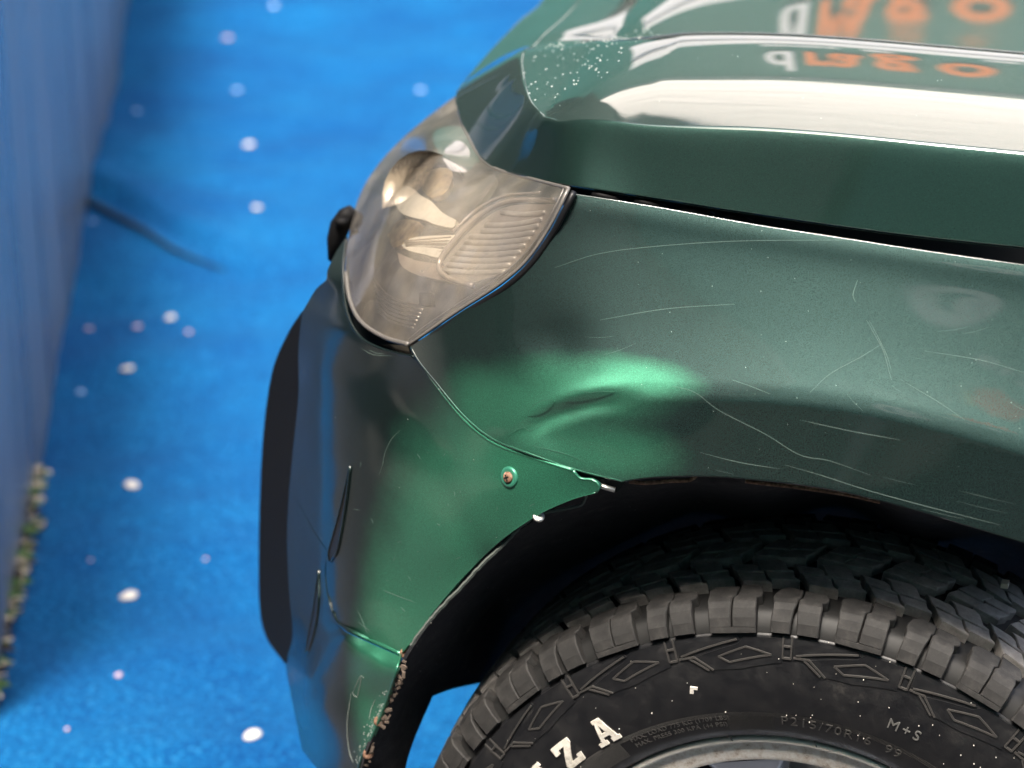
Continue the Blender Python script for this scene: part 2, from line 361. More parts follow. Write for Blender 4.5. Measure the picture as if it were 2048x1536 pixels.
for i,p in enumerate(pl):
    a=pl[max(0,i-1)];b=pl[min(len(pl)-1,i+1)]; t=(b-a)[:2]; t/=np.linalg.norm(t)
    for k in range(nz+1):
        z=-.01+.84*k/nz; vs.append(np.array([p[0],p[1],z])-np.array([*pl[6][:2],0]))
for i in range(len(pl)-1):
    for k in range(nz): a=i*(nz+1)+k; fsx.append((a,a+1,a+nz+2,a+nz+1))
sh=mesh_obj('metal_sheet',vs,fsx,MET,part,True); m=sh.modifiers.new('t','SOLIDIFY'); m.thickness=.02; m.offset=0
mb=MB(); mb.tube([p-np.array([*pl[6][:2],0])+np.array([0,0,.008]) for p in pl],.012,8); mb.build('bottom_rail',MET,part,True)
# weeds and debris in the slot at the carpet edge
WEED=mat('weed_green',(.06,.14,.03),.8); DRY=mat('dry_debris',(.42,.37,.28),.9); SOIL=mat('dark_soil',(.03,.025,.02),.95)
wd=empty('weed_strip',tuple(atZ(55,1040,0))); tag(wd,'strip of green weeds and dry debris in the gap beside the metal partition','weeds')
wl=np.array(wd.location)
for nm,M_,cnt,s0 in (('leaf_litter',DRY,90,.012),('weed_leaves',WEED,80,.014),('soil',SOIL,60,.015)):
    mb=MB()
    for i in range(cnt):
        t=R_.random(); v=930+t*330 if R_.random()<.85 else 1270+R_.random()*120
        ue=np.interp(v,[860,985,1110,1250,1400],[82,60,36,8,-8]); u=ue+R_.random()*(22 if v<1250 else 10)
        if 1035<v<1060: u+=R_.random()*22
        c=atZ(u,v,.0); c=atZ(u,v,max(0,wr(c[0],c[1]))+.008+R_.random()*.02)-wl; a=R_.random()*6.3; s=s0*(.5+R_.random())
        e=Matrix.Rotation(a,3,'Z')@Matrix.Rotation(R_.random()*1.5,3,'X')
        pts=[e@Vector(q) for q in ((-s,0,0),(0,-s*.35,s*.2),(s,0,0),(0,s*.35,-s*.1))]
        mb.add([np.array(p)+c for p in pts],[(0,1,2,3)])
    o=mb.build(nm,M_,wd); o['kind']='stuff'
# ---------------------------------------------------------------- car
car=empty('parked_car',(0,0,0)); tag(car,'dark green car with a dented front corner, hazy headlight and muddy off-road tyre','car')
# ---- bonnet (height field over plan)
def p3(u,v,y): return atY(u,v,y)
hemF=[(1096,-60,1.35),(1086,0,1.12),(1040,42,.94),(985,98,.78),(940,150,.66),(913,188,.57)]
hemC=[(913,188,.57),(918,222,.50),(930,258,.43),(952,300,.34),(972,322,.285),(1000,338,.24),(1060,352,.175),(1145,369,.122)]
hemS=[(1145,369,.122),(1300,392,.104),(1500,423,.086),(1800,465,.068),(2120,499,.052)]
creF=[(1185,-40,1.14),(1165,-5,.95),(1125,40,.76),(1082,75,.63),(1055,98,.545),(1046,118,.485),(1047,142,.42),(1051,163,.365),(1058,190,.292),(1066,206,.252),(1080,221,.219),(1103,233,.186)]
creS=[(1103,233,.186),(1140,240,.154),(1270,246,.127),(1490,252,.108),(1795,276,.089),(2120,308,.073)]
# slope (degrees, rising away from the side) against distance inboard from the shoulder crease
_sd=[0,.03,.06,.09,.115,.14,.17,.20,.225,.25,.27,.29,.31,.33,.355,.38,.40,.42,.44,.47,.52,.58,.66,.78,.9,2.0]
_sa=[8.6,6.9,4.9,2.9,1.4,.5,-.2,-.9,-1.9,-3.6,-5.8,-9.5,-16,-23,-27,-21,-10,-2.5,.3,.85,.75,.45,-.3,-1.3,-2.3,-4.]
_sf=CS(_sd,_sa); _g=np.linspace(-.1,1.6,851); _gs=[math.tan(rad(_sf(max(0,q)))) for q in _g]
_gi=np.concatenate([[0],np.cumsum((np.array(_gs[1:])+np.array(_gs[:-1]))*.5*(_g[1]-_g[0]))]); _gi-=np.interp(0,_g,_gi)
_cs=[p3(*q) for q in creS]; ycr=CS([p[0] for p in _cs],[p[1] for p in _cs]); zcr=CS([p[0] for p in _cs],[p[2] for p in _cs])
def ftop0(x,y):
    xx=max(x,-.24); yc=ycr(xx); zc=zcr(xx)
    a_=1-.6*min(1,max(0,(-.15-x)/.14)); z=zc+float(np.interp(y-yc,_g,_gi))*a_-(1-a_)*.06*max(0,y-yc)
    if x<-.18: z-=.7*(x+.18)**2
    return z
_sk=[p3(*q) for q in hemF+hemC[1:]+hemS[1:]]; _cr=[p3(*q) for q in creF+creS[1:]]
_co=[(c[0],c[1],c[2]-ftop0(c[0],c[1])) for c in _cr]+[(x,y,0) for x,y in [(-.10,.25),(-.03,.3),(.1,.3),(.2,.2),(-.05,.45),(.12,.45),(-.1,.6),(.1,.6),(0,1.0),(.2,1.2),(-.15,.42),(-.17,.30),(-.2,.55)]]
_fc=tps(_co,.06)
def fbon(x,y): return ftop0(x,y)+_fc(x,y)
def resample(P_,n_each=10):
    out=[]
    Q=[2*P_[0]-P_[1]]+list(P_)+[2*P_[-1]-P_[-2]]
    for i in range(1,len(Q)-2):
        a,b,c,d=Q[i-1:i+3]
        for k in range(n_each): t=k/n_each; out.append(.5*((2*b)+(c-a)*t+(2*a-5*b+4*c-d)*t*t+(3*b-a-3*c+d)*t**3))
    out.append(P_[-1]); return out
crl=[V(q[0],q[1],fbon(q[0],q[1])) for q in resample(_cr,9)]; hp=resample(_sk,9)
poly=[(q[0],q[1]) for q in crl]+[(.26,.2),(.26,.5),(.26,.9),(.26,1.38),(0.,1.38)]
poly=poly[:len(crl)]+outline([poly[len(crl)-1],(.26,1.38)],[(.26,1.38),(crl[0][0]+.01,1.38)],step=.02)[1:]
vs_,fs_=cdt(poly,.0085)
mb=MB(); mb.add([(a,b,fbon(a,b)) for a,b in vs_],[f if np.cross(np.array(vs_[f[1]])-np.array(vs_[f[0]]),np.array(vs_[f[2]])-np.array(vs_[f[0]]))>0 else f[::-1] for f in fs_])
NS=14; sv=[]
for i_,(c,h) in enumerate(zip(crl,hp)):
    o_=h-c; o_[2]=0; o_/=np.linalg.norm(o_); e_=.004; sl2=(fbon(c[0]-o_[0]*e_,c[1]-o_[1]*e_)-fbon(c[0]-2*o_[0]*e_,c[1]-2*o_[1]*e_))/e_
    L_=np.linalg.norm(h-c); p1=c+V(o_[0],o_[1],-sl2)*.0075; p2=c+(h-c)*.22+V(o_[0],o_[1],0)*.004; 
    for k in range(NS+1):
        t=(k/NS)**1.35; sv.append(c*(1-t)**3+3*p1*t*(1-t)**2+3*p2*t*t*(1-t)+h*t**3)
mb.add(sv,[(a*(NS+1)+k,a*(NS+1)+k+1,(a+1)*(NS+1)+k+1,(a+1)*(NS+1)+k) for a in range(len(crl)-1) for k in range(NS)])
bon=mb.build('bonnet',PAINT,car,True); nt_=len(vs_); BN=[]
def topn(a,b):
    e=.003; n=V(-(fbon(a+e,b)-fbon(a-e,b))/(2*e),-(fbon(a,b+e)-fbon(a,b-e))/(2*e),1); return n/np.linalg.norm(n)
for a,b in vs_: BN.append(topn(a,b))
ng=len(crl); G_=np.array(sv).reshape(ng,NS+1,3)
for a in range(ng):
    for k in range(NS+1):
        n=np.cross(G_[min(a+1,ng-1),k]-G_[max(a-1,0),k],G_[a,min(k+1,NS)]-G_[a,max(k-1,0)]); n/=np.linalg.norm(n); 
        if n[2]<0 and k<NS-3: n=-n
        if k==0: n=topn(crl[a][0],crl[a][1])
        BN.append(n)
# keep skirt normals facing out
for a in range(ng):
    o_=hp[a]-crl[a]
    for k in range(1,NS+1):
        q=BN[nt_+a*(NS+1)+k]; 
        if q@V(o_[0],o_[1],.02)<0: BN[nt_+a*(NS+1)+k]=-q
fl_f=[]
for p in bon.data.polygons:
    if np.array(p.normal)@BN[p.vertices[0]]<0: fl_f.append(p.index)
for i_ in fl_f: bon.data.polygons[i_].flip()
set_normals(bon,lambda f,li,vi:BN[vi])
mb=MB(); mb.tube([q-V(0,-.001,.0008) for q in hp],.0010,8); mb.build('bonnet_hem',PAINT,bon,True)
# underside return under the hem
def ret(name,line,dy,dz,m,parent):
    A=[np.array(q) for q in line]; n=len(A); vs=A+[q+V(0,dy,dz) for q in A]; fs=[(i,i+1,n+i+1,n+i) for i in range(n-1)]
    o=mesh_obj(name,vs,fs,m,parent,True); mm=o.modifiers.new('t','SOLIDIFY'); mm.thickness=.001; return o
ret('bonnet_inner_flange',[q+V(.002,.003,-.003) for q in hp],.035,-.006,SEAM,bon)
# ---- fender
gap=[(1141,388),(1240,403),(1348,421),(1516,451),(1685,477),(1853,503),(2120,541)]
lampE=[(822,694),(858,668),(920,627),(1002,573),(1055,525),(1100,462),(1122,420),(1141,388)]
seam=[(822,694),(838,722),(870,762),(930,833),(990,880),(1060,907),(1150,938),(1245,962)]
lip=[(1245,962),(1300,954),(1400,951),(1500,957),(1650,975),(1800,1010),(1950,1054),(2120,1106)]
crease=[(990,880),(1060,838),(1150,800),(1300,786),(1500,788),(1700,808),(1850,840),(2048,897),(2120,922)]
# upper skin: wall profile above the wing crease, curving round to the front at the left
_vc=CS([760,860,990,1060,1150,1300,1500,1700,1850,2048,2130],[975,945,880,838,800,786,788,808,840,897,925])
_vg=CS([760,1141,1348,1516,1685,1853,2130],[325,388,421,451,477,503,543])
_yc=CS([760,822,900,990,1070,1150,1300,1500,1700,1850,2048,2130],[.100,.072,.045,.020,.006,-.003,-.011,-.018,-.025,-.030,-.036,-.038])
_W=CS([-.4,-.1,0,.05,.11,.20,.35,.5,.7,.88,.96,1.0,1.1],[-.060,-.012,0,.0041,.0088,.0157,.0266,.0366,.0490,.0586,.0624,.0652,.0740])
def fU(u,v):
    vc=_vc(u); t=(vc-v)/(vc-_vg(u)); y=_yc(u)+_W(t)
    y+=.0035*math.exp(-((u-1110)/60)**2-((v-680)/45)**2)
    return y
lo=[(990,880,.020),(1060,838,.002),(1150,800,-.006),(1300,786,-.012),(1500,788,-.018),(1700,808,-.025),(1850,840,-.030),(2048,897,-.036),(2120,922,-.038)]
lo+=[(1060,907,-.004),(1150,938,-.012),(1245,962,-.017),(1400,951,-.024),(1500,957,-.028),(1650,975,-.034),(1800,1010,-.038),(1950,1054,-.041),(2120,1106,-.043)]
lo+=[(1100,870,-.001),(1200,880,-.009),(1350,870,-.016)]
fL=tps(lo,.012)
def ff(u,v):
    y=smax(fU(u,v),fL(u,v),.005+.004*min(1,max(0,(1330-u)/220)))
    if 960<u<1360:   # pushed-in fold under the crease
        w_=math.sin(math.pi*min(1,max(0,(u-985)/320)))**2; t=v-_vc(u)-20
        y+=w_*(.0042*math.exp(-(t/17)**2)-.0022*math.exp(-((t+34)/16)**2))
    return y
polyF=outline(gap,[gap[-1],(2120,900),lip[-1]],lip[::-1],seam[::-1],lampE,step=9)
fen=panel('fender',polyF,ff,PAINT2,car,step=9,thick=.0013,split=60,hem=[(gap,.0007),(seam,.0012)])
ret('fender_gutter_flange',[atY(u,v,ff(u,v)+.003) for u,v in spl(gap,12)],.03,-.014,SEAM,fen)
ret('fender_lip_return',[atY(u,v,ff(u,v)+.002) for u,v in spl(lip,12)],.028,.004,SEAM,fen)
# dark channel between bonnet and fender
chan=outline([(1100,350),(1300,380),(1500,412),(1800,455),(2130,490)],[(2130,490),(2130,600)],[(2130,600),(1853,560),(1516,500),(1250,450),(1100,400)],[(1100,400),(1100,350)],step=16)
chf=tps([(1100,350,.19),(2130,490,.115),(1516,420,.15),(1500,520,.13),(2130,600,.09),(1100,400,.17)],.01)
ch=panel('drip_channel',chan,lambda u,v:chf(u,v),DARK,car,step=25,thick=.001)
for u,v in [(1215,399),(1300,413),(1395,428),(1470,441)]:
    mb=MB(); c=atY(u,v,.118-(u-1200)*.00007); mb.tube([c+V(-.012,0,.0035),c+V(-.006,-.002,.004),c+V(.006,-.003,.0025),c+V(.013,0,-.001)],.0026,6); mb.build('rubber_stop',BLACK,ch,True)
fil=outline([(925,215),(905,260),(960,345),(1050,385),(1160,400)],[(1160,400),(1250,400),(1250,370),(1145,350),(1040,330),(980,290),(925,215)],step=14)
flf=tps([(925,215,.60),(905,260,.56),(960,345,.36),(1050,385,.24),(1160,400,.17),(1250,400,.15),(1250,370,.16),(1040,330,.26),(980,290,.40)],.002)
panel('bonnet_landing_panel',fil,flf,DARK,car,step=16,thick=.001)
# ---- bumper
bseam=[(830,714),(848,738),(866,764),(926,837),(986,885),(1058,913),(1146,941)]
btip=[(1146,941),(1160,957),(1185,960),(1199,972),(1192,985)]
barch=[(1192,985),(1140,1000),(1075,1030),(1000,1082),(930,1150),(870,1220),(832,1272),(802,1308)]
barch2=[(802,1308),(790,1350),(770,1410),(745,1470),(722,1520),(714,1570)]
btop=[(604,625),(632,578),(652,560),(655,540),(672,505),(692,474)]
blamp=[(692,474),(686,530),(688,590),(699,640),(722,676),(758,696),(800,708),(830,714)]
bleft=[(570,1325),(585,1270),(578,1180),(574,1080),(578,985),(586,900),(597,790),(597,700),(604,625)]
bleft2=[(604,1500),(592,1440),(580,1380),(570,1325)]
bc=[(u,v,ff(u,v)+.0012) for u,v in bseam[:5]]+[(1058,913,.0),(1146,941,-.014),(1199,972,-.018),(1192,985,-.018),(1075,1030,-.008),(1000,1082,.006),(930,1150,.022),(870,1220,.038),(832,1272,.046),(802,1308,.050)]
bc+=[(760,740,.138),(760,830,.120),(760,900,.110),(760,1000,.098),(760,1100,.092),(760,1200,.085),(700,740,.170),(700,830,.150),(700,900,.139),(703,1000,.126),(700,1100,.120),(700,1200,.114)]
bc+=[(650,740,.208),(650,830,.190),(650,900,.180),(650,1000,.168),(650,1100,.162),(650,1200,.158),(830,830,.098),(830,900,.082),(830,1000,.068),(830,1100,.060),(830,1200,.056),(900,900,.056),(900,1000,.040),(900,1100,.030),(1000,980,.006)]
bc+=[(615,740,.255),(615,830,.242),(615,900,.235),(615,1000,.226),(615,1100,.222),(615,1200,.220),(596,740,.32),(588,900,.30),(580,1000,.30),(575,1110,.305),(583,1220,.30),(604,625,.315),(632,590,.32),(655,640,.235)]
bc+=[(692,474,.377),(670,505,.345),(690,600,.235),(700,660,.178),(740,700,.150),(790,714,.128),(655,560,.285),(683,1252,.114),(742,1281,.080),(640,1290,.165),(600,1300,.25)]
fBu=tps(bc,.02)
bl=[(683,1252,.114),(742,1281,.080),(802,1308,.050),(690,1275,.088),(742,1303,.058),(796,1330,.028),(700,1330,.082),(740,1400,.066),(780,1385,.040),(745,1470,.055),(714,1570,.072),(660,1450,.115),(620,1420,.162),(595,1420,.225),(604,1500,.235),(640,1550,.150),(650,1360,.125),(615,1350,.175),(580,1350,.28),(640,1290,.150),(615,1200,.215),(590,1300,.262),(655,1200,.148)]
fBl=tps(bl,.003)
split=[(655,1100),(652,1140),(656,1185),(668,1225),(684,1252),(742,1281),(802,1308)]
lsp=[(655,1100),(630,1065),(600,1010),(578,985)]
polyU=outline(bseam,btip,barch,split[::-1],lsp,bleft[4:],btop,blamp,step=8)
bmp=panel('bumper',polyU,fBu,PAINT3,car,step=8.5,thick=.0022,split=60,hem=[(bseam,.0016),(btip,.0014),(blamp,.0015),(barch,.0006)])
def fLow(u,v):
    a=fBl(u,v); b=fBu(u,v)
    w_=min(1,max(0,(v-1110)/90)); return b*(1-w_)+a*w_
polyL=outline([(655,1103),(650,1140),(654,1188),(666,1229),(682,1257),(740,1286),(801,1313)],barch2,[(714,1570),(640,1545)],[(640,1545),(604,1500)],bleft2,bleft[:5],[(578,985),(600,1012),(630,1068),(655,1103)],step=8)
polyL=[(u,v) for u,v in polyL]
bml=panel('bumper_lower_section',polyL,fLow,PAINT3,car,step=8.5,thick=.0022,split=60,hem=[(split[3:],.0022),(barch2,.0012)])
ret('bumper_side_return',[atY(u,v,fBu(u,v)+.001) for u,v in spl(bleft,12)],.16,0,BLACK,bmp)
# recess slots in the bumper
def slot(u0,v0,u1,v1,w0,fy,bend=0,taper=False):
    n=14; A=[];B=[]
    for i in range(n+1):
        t=i/n; wd_=w0*((.08+.92*t)*(1 if t<.9 else math.sqrt(max(0.02,(1-t)/.1))) if taper else math.sin(math.pi*min(1,max(.02,t)))**.6*(.45+.55*t)); u=u0+(u1-u0)*t+bend*math.sin(math.pi*t); v=v0+(v1-v0)*t
        A.append((u-wd_,v));B.append((u+wd_,v))
    q=outline(A+B[::-1],step=6)
    o=panel('vent_slot',q,lambda u,v:fy(u,v)-.0008,SATIN,bmp,step=8,thick=.0005)
    mb=MB(); mb.tube([atY(u,v,fy(u,v)-.001) for u,v in A],.0011,6); mb.tube([atY(u,v,fy(u,v)-.001) for u,v in B],.0014,6); e=mb.build('vent_slot_edge',PAINT3,o,True)
slot(700,932,661,1122,10,fBu,3,True); slot(637,1140,612,1312,7,fLow,6)
# black flap behind the bumper (front lip guard)
flap=outline([(604,622),(575,668),(545,740),(528,850),(520,980),(517,1120),(520,1225),(535,1280),(570,1327)],[(570,1327),(600,1290)],[(600,1290),(620,1000),(625,800),(604,622)],step=12)
ffl=tps([(604,622,.35),(545,740,.42),(520,980,.46),(517,1120,.47),(535,1280,.44),(570,1327,.38),(620,800,.33),(610,1000,.335),(600,1290,.335)],.002)
fl_=panel('number_plate_guard',flap,ffl,BLACK,car,step=12,thick=.004)
# little black washer nozzle behind the lamp
mb=MB(); mb.tube([atY(u,v,.41) for u,v in [(668,520),(672,478),(680,452),(694,430),(705,420)]],lambda t:.006+.004*math.sin(math.pi*t),10); mb.tube([atY(684,450,.40),atY(684,436,.40)],.007,10)
mb.build('bumper_bracket',BLACK,car,True)
# black skirt below the bumper to the ground side, inside gap between lamp and bumper
gapd=outline([(676,520),(680,600),(700,665),(740,705),(835,730)],[(835,730),(850,690),(800,660),(700,560),(676,520)],step=12)
panel('headlight_recess',gapd,lambda u,v:fBu(u,v)+.03+.00018*(830-u),DARK,car,step=14,thick=.001)
vg=outline([(760,688),(790,700),(824,712)],[(824,712),(832,690),(800,690),(760,688)],step=5)
og=panel('lamp_gasket',vg,lambda u,v:fBu(u,v)+.014,mat('grey_foam',(.10,.09,.075),.8),car,step=5,thick=.002)
# seam backing between bumper and fender
sb=outline([(815,690),(880,745),(940,815),(1000,865),(1065,890),(1165,925),(1262,950)],[(1262,950),(1235,985)],[(1235,985),(1150,955),(1058,925),(980,900),(910,850),(840,760),(815,690)],step=12)
def fsb(u,v): return ff(u,v)+.010
panel('seam_bracket',sb,fsb,DARK,car,step=12,thick=.001)
for u,v in [(846,731),(880,774),(838,716)]:
    mb=MB(); c=atY(u,v,fBu(u,v)+.002); mb.tube([c,c+V(.006,0,-.006)],.0022,8); mb.build('seam_clip',STEEL,bmp,True)
# metal tab with a hole at the tip
tab=outline([(1150,938),(1200,951)],[(1200,951),(1253,965)],[(1253,965),(1230,982)],[(1230,982),(1195,975)],[(1195,975),(1150,938)],step=6)
hole=(1206,959)
tb=panel('fixing_tab',tab,lambda u,v:-.006,mat('tab_plastic',(.03,.035,.035),.3,.3),bmp,step=6,thick=.0015)
mb=MB(); mb.tube([atY(*q,-.012) for q in [(1196,970),(1212,975),(1230,980)]],.0022,8); mb.build('tab_fold',STEEL,tb,True)
mb=MB(); mb.tube([atY(1206,959,-.0065),atY(1206,959,-.0085)],.0034,12); mb.build('tab_hole',DARK,tb,True)
# screw with washer
def disc_at(c,nrm,prof,name,m,parent,n=28):
    q=Vector(nrm).normalized().to_track_quat('Z','Y').to_matrix(); vs=[];fs=[]
    for r,h in prof:
        for k in range(n): a=2*math.pi*k/n; p=q@Vector((r*math.cos(a),r*math.sin(a),h)); vs.append(np.array(p)+c)
    for i in range(len(prof)-1):
        for k in range(n): fs.append((i*n+k,i*n+(k+1)%n,(i+1)*n+(k+1)%n,(i+1)*n+k))
    fs.append(tuple((len(prof)-1)*n+k for k in range(n)))
    return mesh_obj(name,vs,fs,m,parent,True)
def nrm_at(fy,u,v):
    a=atY(u-6,v,fy(u-6,v));b=atY(u+6,v,fy(u+6,v));c=atY(u,v-6,fy(u,v-6));d=atY(u,v+6,fy(u,v+6))
    n=np.cross(b-a,c-d); n/=np.linalg.norm(n); return n if n@(CAM-a)>0 else -n
wc=atY(1019,954,fBu(1019,954)); wn=nrm_at(fBu,1019,954)
WASH=mat('washer_green',(.05,.26,.17),.35,.4,Coat_Weight=.5)
disc_at(wc,wn,[(.0084,-.001),(.0086,.0006),(.0080,.0016),(.0060,.0019),(.0050,.0016)],'screw_washer',WASH,bmp)
scw=disc_at(wc,wn,[(.0046,.001),(.0046,.0026),(.0038,.0036),(.0022,.0040),(.0004,.0041)],'screw',RUST,bmp)
q=Vector(wn).normalized().to_track_quat('Z','Y').to_matrix(); mb=MB()
for a in (.5,.5+math.pi/2): mb.box(wc+wn*.0040,(.0048,.0011,.0008),q@Matrix.Rotation(a,3,'Z'))
mb.build('cross_recess',DARK,scw)
# ---- wheel arch liner
ln=outline([(1262,956),(1160,992),(1075,1038),(1000,1090),(935,1156),(876,1226),(836,1280),(806,1330),(792,1370),(768,1430),(735,1500),(716,1570)],[(716,1570),(806,1570)],[(806,1570),(815,1520),(832,1470),(866,1392)],[(866,1392),(905,1378),(960,1366)],[(960,1366),(1300,1560)],[(1300,1560),(2130,1560)],[(2130,1560),(2130,1060)],[(2130,1060),(1950,1030),(1800,990),(1600,955),(1400,935),(1262,956)],step=14)
lc=[(1262,956,.01),(1160,992,.02),(1075,1038,.02),(935,1156,.03),(876,1226,.035),(806,1330,.045),(768,1430,.06),(716,1570,.075),(806,1570,.10),(832,1470,.12),(866,1392,.16),(960,1366,.24),(900,1280,.10),(1000,1200,.18),(1100,1100,.14),(1200,1030,.10),(1300,980,.04),(1500,975,.02),(1800,1010,.01),(2130,1090,.0),
    (1150,1250,.33),(1400,1050,.28),(1700,1040,.26),(2000,1120,.26),(1500,1300,.36),(2130,1300,.34),(1300,1560,.38),(2130,1560,.38),(1700,1450,.38)]
fLn=tps(lc,.003)
lin=panel('wheel_arch_liner',ln,lambda u,v: max(fLn(u,v),ff(u,v)+.014) if (v<1010 and u>1255) else fLn(u,v),LINER,car,step=22,thick=.002)
# torn edge strip of the liner, with fasteners
EDGE=mat('chalky_liner_edge',(.085,.10,.09),.85)
mb=MB()
e1=[(1172,992),(1165,1008),(1150,1014),(1120,1020),(1084,1026)]; e2=[(1062,1036),(1035,1060),(1000,1096),(965,1128),(930,1166),(895,1202),(862,1238),(838,1268),(822,1290)]
mb.tube([atY(u,v,.0) for u,v in spl(e1,6)],.0014,5); mb.tube([atY(u+R_.uniform(-1.2,1.2),v+R_.uniform(-1.2,1.2),.010) for u,v in spl(e2,6)],.0016,5)
mb.build('liner_edge',EDGE,lin)
disc_at(atY(1077,1034,-.006),V(.2,-.5,.8),[(.0048,0),(.005,.0008),(.004,.0016),(.002,.0018)],'liner_button',STEEL,lin)
for u,v in [(810,1306),(758,1442),(736,1508)]:
    disc_at(atY(u,v,fBl(u,v)+.004),V(.3,-.9,.2),[(.0046,-.001),(.0048,.0012),(.0032,.0022),(.001,.0012)],'rusty_rivet',RUST,lin,14)
mb=MB()
for pts in ([(1258,963),(1290,966),(1340,962),(1380,960),(1392,951)],[(1490,962),(1530,967),(1600,975),(1700,990),(1760,1004)]):
    mb.tube([atY(u,v,-.012) for u,v in spl(pts,8)],.0016,6)
mb.build('arch_flange_strip',RUST,fen,True)
mb=MB()
for i in range(120):
    u=R_.uniform(830,1500); v=R_.uniform(990,1400)
    if inside((u,v),ln): s_=R_.uniform(.0003,.0011); mb.box(atY(u,v,fLn(u,v)-.002),(s_,s_,s_))
mb.build('liner_dust',mat('liner_dust_grey',(.16,.15,.14),.95),lin)['kind']='stuff'
# shaggy liner edge crumbs under the bumper corner
mb=MB()
for i in range(60):
    t=R_.random(); v=1300+t*260; u=np.interp(v,[1300,1350,1410,1470,1520,1570],[808,794,774,750,727,716])+R_.uniform(0,14)
    c=atY(u,v,fBl(u,v)+.006); s=R_.uniform(.001,.0028); mb.box(c,(s,s*.6,s*2),Matrix.Rotation(R_.random()*3,3,'Y'))
mb.build('mud_crumbs',mat('dry_mud',(.12,.09,.07),.95),lin)['kind']='stuff'
# ---- scratches and chips on paint
def scratch(lines,fy,name,m,parent,r=.00025,off=.0001):
    mb=MB()
    if fy is ff: lines=[l for l in lines if all(inside(p,polyF) for p in l)]
    for l in lines: mb.tube([atY(u,v,fy(u,v)-off) for u,v in spl(l,7)],lambda t:r*(.35+.65*math.sin(math.pi*min(1,max(.03,t)))),4)
    o=mb.build(name,m,parent); o['kind']='stuff'; return o
scratch([[(1345,772),(1390,785),(1440,822),(1530,868),(1600,910),(1660,922),(1740,950)],[(1465,760),(1500,772),(1540,788)],[(1733,640),(1750,670),(1768,705),(1780,750),(1784,760)],[(1739,642),(1757,676),(1774,712),(1783,745)],
 [(1570,930),(1640,950),(1740,982),(1850,1012),(2000,1050)],[(1715,560),(1706,590),(1712,605)],[(1800,758),(1840,782),(1880,806),(1930,840)],[(1620,785),(1660,748),(1720,715),(1760,690)],
 [(1110,535),(1200,507),(1320,492),(1480,482),(1700,480)],[(1200,640),(1330,618),(1470,608)],[(1850,702),(1960,720),(2048,745)],[(1400,905),(1480,925),(1560,938)],[(1600,840),(1700,862),(1800,880)],[(1500,1002),(1600,1012),(1700,1030)]],ff,'fender_scratches',SCR,fen,.00019)
fs_=[]
for i in range(7):
    u=R_.uniform(1150,2040); v=R_.uniform(560,780)+(u-1150)*.05; a=R_.uniform(-.5,.9); l=R_.uniform(12,70); fs_.append([(u,v),(u+l*math.cos(a)*.5,v+l*math.sin(a)*.5+2),(u+l*math.cos(a),v+l*math.sin(a))])
for i in range(5):
    u=R_.uniform(1350,2000); v=R_.uniform(850,960)+(u-1350)*.12; l=R_.uniform(30,120); fs_.append([(u,v),(u+l*.5,v+l*.13),(u+l,v+l*.24)])
scratch(fs_,ff,'fine_fender_scratches',SCR,fen,.00007)
sc=[[(715,1243),(740,1262)],[(700,1090),(702,1140)],[(905,1380)[:2],(905,1381)]][:1]
sc+=[[(765,1180),(790,1190),(830,1205)],[(716,1222),(724,1240),(735,1268)],[(800,860),(782,880),(770,905),(765,930),(758,950)],[(738,700+0),(752,706),(768,708)],[(724,697),(745,709),(785,712)],[(730,703),(770,700),(780,712)]]
for i in range(22):
    u=R_.uniform(700,1080); v=R_.uniform(900,1240)
    if inside((u,v),polyU) : a=R_.uniform(0,6.3); l=R_.uniform(3,14); sc.append([(u,v),(u+l*.5*math.cos(a)+1,v+l*.5*math.sin(a)),(u+l*math.cos(a),v+l*math.sin(a))])
scratch([l for l in sc if all(inside(p,polyU) for p in l)],fBu,'bumper_scratches',SCR,bmp,.00014)
sc=[[(705,1385),(722,1352),(714,1394),(704,1384)],[(702,1388),(694,1450),(698,1500),(706,1525)],[(722,1352),(728,1356)],[(750,1400),(742,1420),(738,1440)]]
scratch(sc,fBl,'lower_bumper_scratches',SCRD,bml,.0003,.0004)
# edge chips along the lower bumper edge
mb=MB()
for i in range(90):
    v=R_.uniform(1380,1540); u=np.interp(v,[1300,1350,1410,1470,1520,1570],[800,788,768,743,720,712])-abs(R_.gauss(0,7)); c=atY(u,v,fBl(u,v)-.0002); s=R_.uniform(.0003,.001); mb.box(c,(s,.0003,s*1.5),Matrix.Rotation(R_.random()*3,3,'Y'))
o=mb.build('edge_chips',SCRD,bml); o['kind']='stuff'
# peeling lacquer flakes on the dented corner
for pts in ([(1055,832),(1062,815),(1085,801),(1108,800),(1102,815),(1080,830)],[(1132,803),(1135,788),(1158,780),(1178,786),(1200,783),(1228,784),(1200,795),(1160,803)]):
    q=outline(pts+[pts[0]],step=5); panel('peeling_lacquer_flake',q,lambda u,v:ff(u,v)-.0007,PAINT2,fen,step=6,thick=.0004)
scratch([[(1020,872),(1032,860),(1050,855),(1058,862),(1085,850)],[(1055,832),(1062,815),(1085,801),(1108,800)],[(1132,803),(1135,788),(1158,780),(1178,786),(1200,783),(1228,784)],[(1060,890),(1120,905),(1150,915),(1170,925)]],ff,'lacquer_crack_lines',mat('crack_line',(.02,.09,.06),.6),fen,.00018,.0008)
